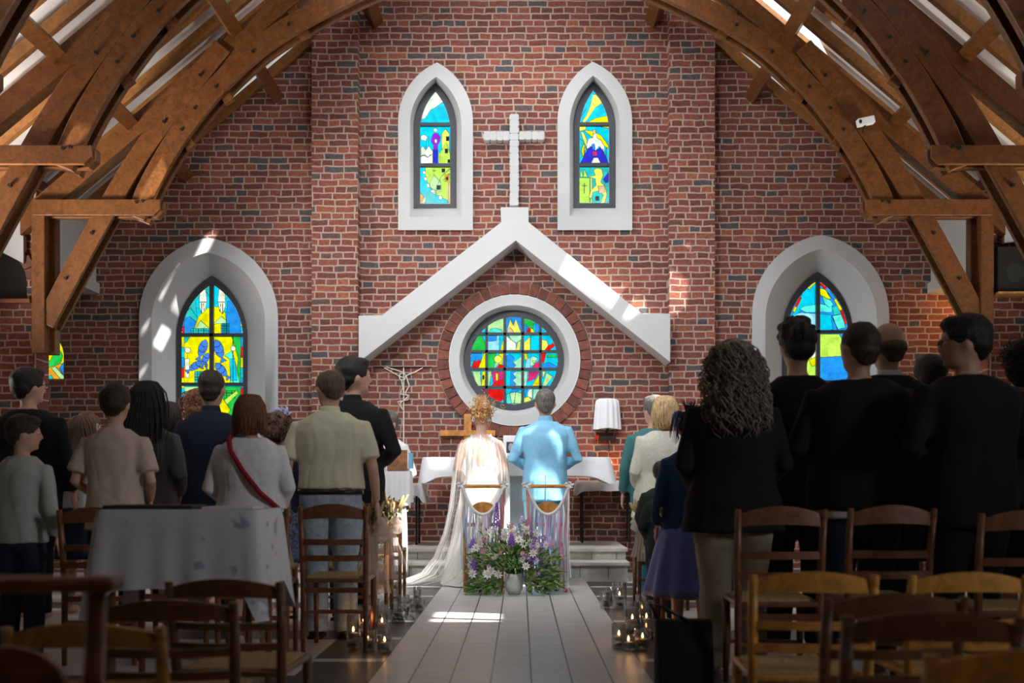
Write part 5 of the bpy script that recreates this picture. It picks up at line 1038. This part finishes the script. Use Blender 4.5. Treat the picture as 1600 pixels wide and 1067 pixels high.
sc_ = empty('security_camera', W(1352, 190, 10.1)); tag(sc_, 'small white security camera mounted on the right truss', 'camera'); mb = MB(); M_ = Matrix.Rotation(R(-12), 4, 'Y'); mb.box((-.08, -.04, -.035), (.085, .04, .035), 0, M_); mb.build('housing', M_WHITE, sc_, bevel=.006)
mb = MB(); mb.ell((-.06, -.04, -.012), (.016, .01, .02), 10, 6); mb.build('lens', M_BLK, sc_); mb = MB(); mb.tube([(0, .0, -.03), (.0, .08, -.08)], .012); mb.build('mount', M_BLK, sc_)
wl = empty('aisle_wall_lamp', (5.25, 11.9, 2.75)); tag(wl, 'warm lamp hidden behind the right truss foot, lighting the brick', 'wall lamp'); mb = MB(); mb.lathe((0, 0, 0), [(.02, .0), (.07, -.05), (.08, -.12), (.05, -.12)], 16); mb.build('lamp_shade', M_BLK, wl)
lamp('aisle_wall_lamp_glow', 'POINT', (5.2, 11.55, 3.0), 11, (1, .55, .18), shadow_soft_size=.05)
# ================================================================== CANDLES
def clear_glass():
    m = bpy.data.materials.new('clear_glass'); m.use_nodes = True; t = m.node_tree; t.nodes.clear(); o = t.nodes.new('ShaderNodeOutputMaterial'); tr = t.nodes.new('ShaderNodeBsdfTransparent'); gl = t.nodes.new('ShaderNodeBsdfGlossy'); gl.inputs['Roughness'].default_value = .03
    tr.inputs[0].default_value = (.93, .95, .95, 1); lw = t.nodes.new('ShaderNodeLayerWeight'); lw.inputs[0].default_value = .35; x = t.nodes.new('ShaderNodeMixShader'); t.links.new(lw.outputs['Facing'], x.inputs[0]); t.links.new(tr.outputs[0], x.inputs[1]); t.links.new(gl.outputs[0], x.inputs[2]); t.links.new(x.outputs[0], o.inputs[0]); return m
M_CG = clear_glass(); M_WAX = mat('candle_wax', (.62, .52, .50), .5, .05); M_FL = mat('flame', (1, .6, .2), .5, emit=(1, .48, .14), estr=22); M_PEB = mat('grey_pebble', (.22, .22, .24), .5, .4, 60)
VPROTO = {}
def vase(x, y, h, r, lit, label, grp):
    key = (round(h, 2), round(r, 3))
    if key not in VPROTO:
        c = empty('glass_cylinder_vase'); mb = MB(); mb.lathe((0, 0, 0), [(0, .004), (r, .004), (r, h), (r-.003, h), (r-.003, .012), (0, .012)], 28); mb.build('glass', M_CG, c, True)
        mb = MB(); q = random.Random(int(h*1000))
        for i in range(14): a = q.uniform(0, 6.28); d = q.uniform(0, r*.7); mb.ell((d*math.cos(a), d*math.sin(a), q.uniform(.018, .03)), (.012, .01, .007), 8, 5)
        mb.build('pebbles', M_PEB, c, True)
        mb = MB(); mb.lathe((0, 0, 0), [(0, h*.38), (r-.004, h*.38)], 28); mb.build('water_surface', M_CG, c, True); VPROTO[key] = c
    else: c = copy_tree(VPROTO[key])
    c.location = (x, y, 0); tag(c, label, 'glass vase', grp)
    k = empty('floating_candle', (x, y, h*.38+.001)); tag(k, 'candle in '+label.replace('glass vase', 'vase'), 'candle', grp.replace('glass vases', 'floating candles'))
    mb = MB(); rr3 = min(.03, r-.012); mb.lathe((0, 0, 0), [(0, -.012), (rr3*.7, -.012), (rr3, .012), (rr3*.95, .016), (0, .014)], 20); mb.build('wax', M_WAX, k, True)
    mb = MB(); mb.tube([(0, 0, .012), (0, 0, .022)], .0012, 5); mb.build('wick', M_BLK, k)
    if lit:
        mb = MB(); mb.lathe((0, 0, .02), [(0, 0), (.0055, .007), (.006, .013), (.003, .024), (0, .034)], 12); mb.build('flame', M_FL, k, True)
def near(lst, side, first):
    for i, (px, py, h, r, lit) in enumerate(lst):
        p = Fl(px, py); vase(p.x, p.y, h, r, lit, '%s of the %s' % (first[i], side), 'glass vases of the '+side)
near([(552, 1013, .21, .04, 1), (574, 1016, .12, .045, 1), (601, 1018, .10, .045, 1), (568, 996, .21, .045, 1), (597, 998, .22, .042, 1), (584, 981, .2, .042, 0)], 'nearest left cluster',
     ['tall glass vase farthest left', 'low wide glass vase in the middle front', 'lowest front right glass vase', 'tall glass vase at the back left', 'tallest back right glass vase', 'tall unlit glass vase at the very back'])
near([(622, 972, .14, .05, 0), (642, 969, .10, .03, 0), (630, 958, .14, .05, 0)], 'middle left cluster', ['wide glass vase on the left', 'small narrow glass vase on the right', 'wide glass vase at the back'])
near([(646, 953, .09, .035, 0), (658, 953, .08, .03, 0), (652, 943, .14, .032, 0)], 'far left cluster by the steps', ['low glass vase on the left', 'lowest glass vase on the right', 'taller glass vase at the back'])
near([(615, 938, .30, .04, 0)], 'chairs beside the left steps', ['very tall glass vase'])
near([(968, 949, .20, .058, 1), (945, 951, .14, .04, 0), (953, 942, .13, .035, 0)], 'far right cluster', ['large tall glass vase with a lit candle', 'low glass vase on the left', 'middle glass vase at the back'])
near([(967, 1013, .15, .045, 1), (982, 1016, .09, .045, 1), (1004, 1014, .12, .05, 1), (988, 992, .22, .052, 1), (1010, 990, .22, .045, 1), (1003, 972, .2, .045, 1), (1016, 1003, .14, .035, 0)], 'nearest right cluster',
     ['glass vase farthest left', 'lowest glass vase at the front', 'wide glass vase at the front right', 'tall glass vase behind the lowest one', 'tall glass vase at the back right', 'tall glass vase at the very back', 'narrow glass vase beside the bag'])
for x_, y_, z_ in ((572, 1005, .15), (990, 1003, .15)): p = Fl(x_, y_); lamp('candle_glow', 'POINT', (p.x, p.y, z_), .5, (1, .45, .15), shadow_soft_size=.03)
# ---- black bag
bg_ = empty('black_tote_bag', (px2x(1068, 5.0), 5.0, 0)); tag(bg_, 'black tote bag standing on the floor at the right edge of the aisle', 'bag')
mb = MB(); mb.strip([[(x, y*(.10-.05*(z > .25)), z) for x, y in ((-.13-.01*z, -1), (.13+.01*z, -1), (.14, 0), (.13+.01*z, 1), (-.13-.01*z, 1), (-.14, 0))] for z in (0, .02, .15, .3, .335)], True, True); mb.build('bag_body', BLACK, bg_, True, bevel=.01)
mb = MB(); mb.tube([(-.12, -.04, .32), (-.17, -.05, .42), (-.10, -.05, .40), (.02, -.05, .33)], .009, 6); mb.build('handle', SHOE, bg_, True)
# ================================================================== BOWS
M_TUL = sheer('blush_tulle', (.85, .70, .62), .45); M_WHT = mat('dried_wheat', (.62, .45, .22), .85, .25, 40); M_LEAF = mat('leaf_green', (.09, .20, .05), .6, .35, 30); M_LEAF2 = mat('leaf_bright', (.20, .36, .07), .6, .3, 30)
def bow(x, Y, z, sc, label, seed=0):
    b_ = empty('tulle_bow', (x, Y, z)); b_.scale = (sc,)*3; tag(b_, label, 'bow', 'tulle bows with dried flowers on the aisle chairs'); rd = random.Random(seed)
    for s in (-1, 1):
        for dz in (.0, .05):
            mb = MB(); rings = []
            for i in range(11):
                t = i/10; rr4 = .05*math.sin(math.pi*min(1, t*1.05))+.008; c = Vector((s*(.01+.11*t), -.02+.02*t, dz+.05*t-.06*t*t)); rings.append([c+Vector((0, rr4*.5*math.cos(a)*(1+.1*math.sin(4*a)), rr4*math.sin(a))) for a in [2*math.pi*j/14 for j in range(14)]])
            mb.strip(rings, True, False); mb.build('loop', M_TUL, b_, True)
    for k in range(3):
        mb = MB(); rings = []; x0 = -.05+k*.05; L_ = rd.uniform(.26, .38)
        for i in range(12):
            t = i/11; w_ = .02+.055*t; rings.append([(x0*(.4+t)+w_*(j/15-.5)*1.6, -.02+.02*math.sin(j*1.6+k)*t-.01*k, -.01-L_*t) for j in range(16)])
        mb.strip(rings, False, False); mb.build('tail', M_TUL, b_, True)
    for k in range(13):
        a = rd.uniform(-.5, .5); L_ = rd.uniform(.16, .30); mb = MB(); e = Vector((math.sin(a)*L_, rd.uniform(-.04, .02), L_*math.cos(a)*.95)); mb.tube([(0, 0, -.06), e*.6], .0022, 5)
        mb.ell(e*.82, (.011, .011, L_*.2), 8, 7, 0, Matrix.Rotation(a, 3, 'Y')); mb.build('dried_ear', M_WHT, b_, True)
    mb = MB()
    for k in range(40):
        a = rd.uniform(-.9, .9); L_ = rd.uniform(.05, .22); c = Vector((math.sin(a)*L_, rd.uniform(-.05, .02), L_*math.cos(a))); d = Vector((rd.uniform(-1, 1), rd.uniform(-.5, .5), rd.uniform(0, 1))).normalized(); e = Vector((rd.uniform(-1, 1), rd.uniform(-1, 1), rd.uniform(-1, 1))).cross(d).normalized()*.009; l = .04
        mb.add([c, c+d*l*.5+e, c+d*l, c+d*l*.5-e], [(0, 1, 2, 3)])
    f = mb.build('foliage', M_LEAF, b_)
bow(-.985, 6.78, .655, 1.05, 'blush tulle bow with wheat on the shaded aisle chair nearest the yellow shirt', 1)
bow(-.985, 7.72, .665, 1.0, 'sunlit blush tulle bow with wheat on the aisle chair, second from the camera', 2)
bow(.955, 8.0, .66, .8, 'pale tulle bow on the right aisle chair behind the teal trousers', 3)
bow(.955, 6.68, .66, .72, 'pale tulle bow on the chair behind the two small children', 4)
# ================================================================== FLOWERS
Yf = 9.22; fx = px2x(803, Yf); fa = empty('flower_arrangement', (fx, Yf, 0)); tag(fa, 'wild flower arrangement in a grey pot on the floor between the prayer chairs', 'flowers')
mb = MB(); mb.lathe((0, 0, 0), [(0, .002), (.05, .002), (.075, .04), (.085, .1), (.08, .16), (.078, .19), (.07, .19), (.07, .1), (0, .1)], 32); mb.build('pot', mat('grey_glazed_pot', (.55, .58, .56), .3, .12, 20), fa, True)
rd = random.Random(21)
def spot(zmin=.05):
    a = rd.uniform(0, 2*math.pi); r = math.sqrt(rd.random()); return Vector((.40*r*math.cos(a), .0+.15*r*math.sin(a), .40+.30*math.sqrt(max(0, 1-r*r))*rd.uniform(.2, 1)-.28*r*rd.random()-.02))
def leafs(mb, n, L0, L1, wd, low):
    for i in range(n):
        c = spot(); c.z = rd.uniform(low, c.z)
        if abs(c.x) < .10 and c.z < .22: c.z += .2
        d = (c-Vector((0, 0, .15))+Vector((rd.gauss(0, .12), rd.gauss(0, .12), rd.gauss(0, .12)))).normalized(); e = Vector((rd.gauss(0, 1), rd.gauss(0, 1), rd.gauss(0, 1))).cross(d).normalized(); l = rd.uniform(L0, L1); nn = d.cross(e)*l*.12
        mb.add([c, c+d*l*.35+e*wd+nn, c+d*l*.7+e*wd*.7, c+d*l, c+d*l*.7-e*wd*.7, c+d*l*.35-e*wd+nn], [(0, 1, 2, 3, 4, 5)])
mb = MB(); leafs(mb, 560, .04, .09, .012, .04); o = mb.build('dark_foliage', M_LEAF, fa); mb = MB(); leafs(mb, 520, .04, .10, .011, .04); mb.build('bright_foliage', M_LEAF2, fa); mb = MB(); leafs(mb, 260, .05, .12, .004, .12); mb.build('dry_grass', mat('dry_grass', (.52, .40, .22), .8, .3), fa)
mb = MB()
for i in range(70):
    c = spot(); mb.tube([(rd.uniform(-.03, .03), rd.uniform(-.03, .03), .15), (c.x*.5, c.y*.6, .3), c], .0025, 4)
mb.build('stems', M_LEAF, fa)
FM = {'w': mat('white_petal', (.86, .84, .86), .6), 'p': mat('violet_petal', (.30, .12, .55), .6), 'k': mat('pink_petal', (.72, .30, .45), .6), 'l': mat('lilac_petal', (.62, .50, .78), .6), 'y': mat('flower_heart', (.75, .55, .12), .7), 'b': mat('blue_petal', (.12, .22, .75), .6)}
BL = {}
def bloom(kind, c, sc=1, nrm=None):
    if kind not in BL:
        mb = MB()
        for k in range(8):
            a = k*math.pi/4; ca, sa = math.cos(a), math.sin(a); u = Vector((ca, 0, sa)); v = Vector((-sa, 0, ca)); mb.add([u*.006, u*.018+v*.008+Vector((0, -.004, 0)), u*.036+Vector((0, -.001, 0)), u*.018-v*.008+Vector((0, -.004, 0))], [(0, 1, 2, 3)], 0)
        mb.ell((0, -.005, 0), (.007, .005, .007), 8, 5, 1); BL[kind] = mb.mesh('blossom', [FM[kind], FM['y']])
    o = link('blossom', BL[kind], fa); o.location = c; o.scale = (sc,)*3; o.rotation_euler = (rd.uniform(-.6, .5), rd.uniform(0, 6), rd.uniform(-.8, .8)); return o
for i in range(88):
    c = spot(); c.y -= .06; c.x -= .06*rd.random(); k = rd.choice('wwwwwwlwkw' if c.x < .08 else 'wlpkwpw'); c.z = max(c.z, .2); bloom(k, c, rd.uniform(.9, 1.5) if k == 'w' else rd.uniform(.7, 1.1))
def spike(x, y, z0, z1, kind):
    mb = MB(); n = 46
    for i in range(n):
        t = i/n; a = i*2.4; r = .024*(1-t)+.006; mb.ell((x+r*math.cos(a), y+r*math.sin(a), z0+(z1-z0)*t), (.008, .008, .009), 6, 4)
    mb.tube([(x*.4, 0, .2), (x, y, z0), (x, y, z1)], .003, 5); mb.build('flower_spike', FM[kind], fa, True)
for a_ in ((-.155, .0, .60, .83, 'p'), (.075, .05, .62, .70, 'l'), (.055, .02, .57, .64, 'b'), (.115, .03, .5, .68, 'k'), (-.36, -.08, .18, .33, 'p'), (.17, -.14, .30, .44, 'p'), (-.37, -.02, .42, .5, 'p'), (-.02, -.1, .45, .55, 'p'), (.33, -.05, .42, .52, 'l')): spike(*a_)
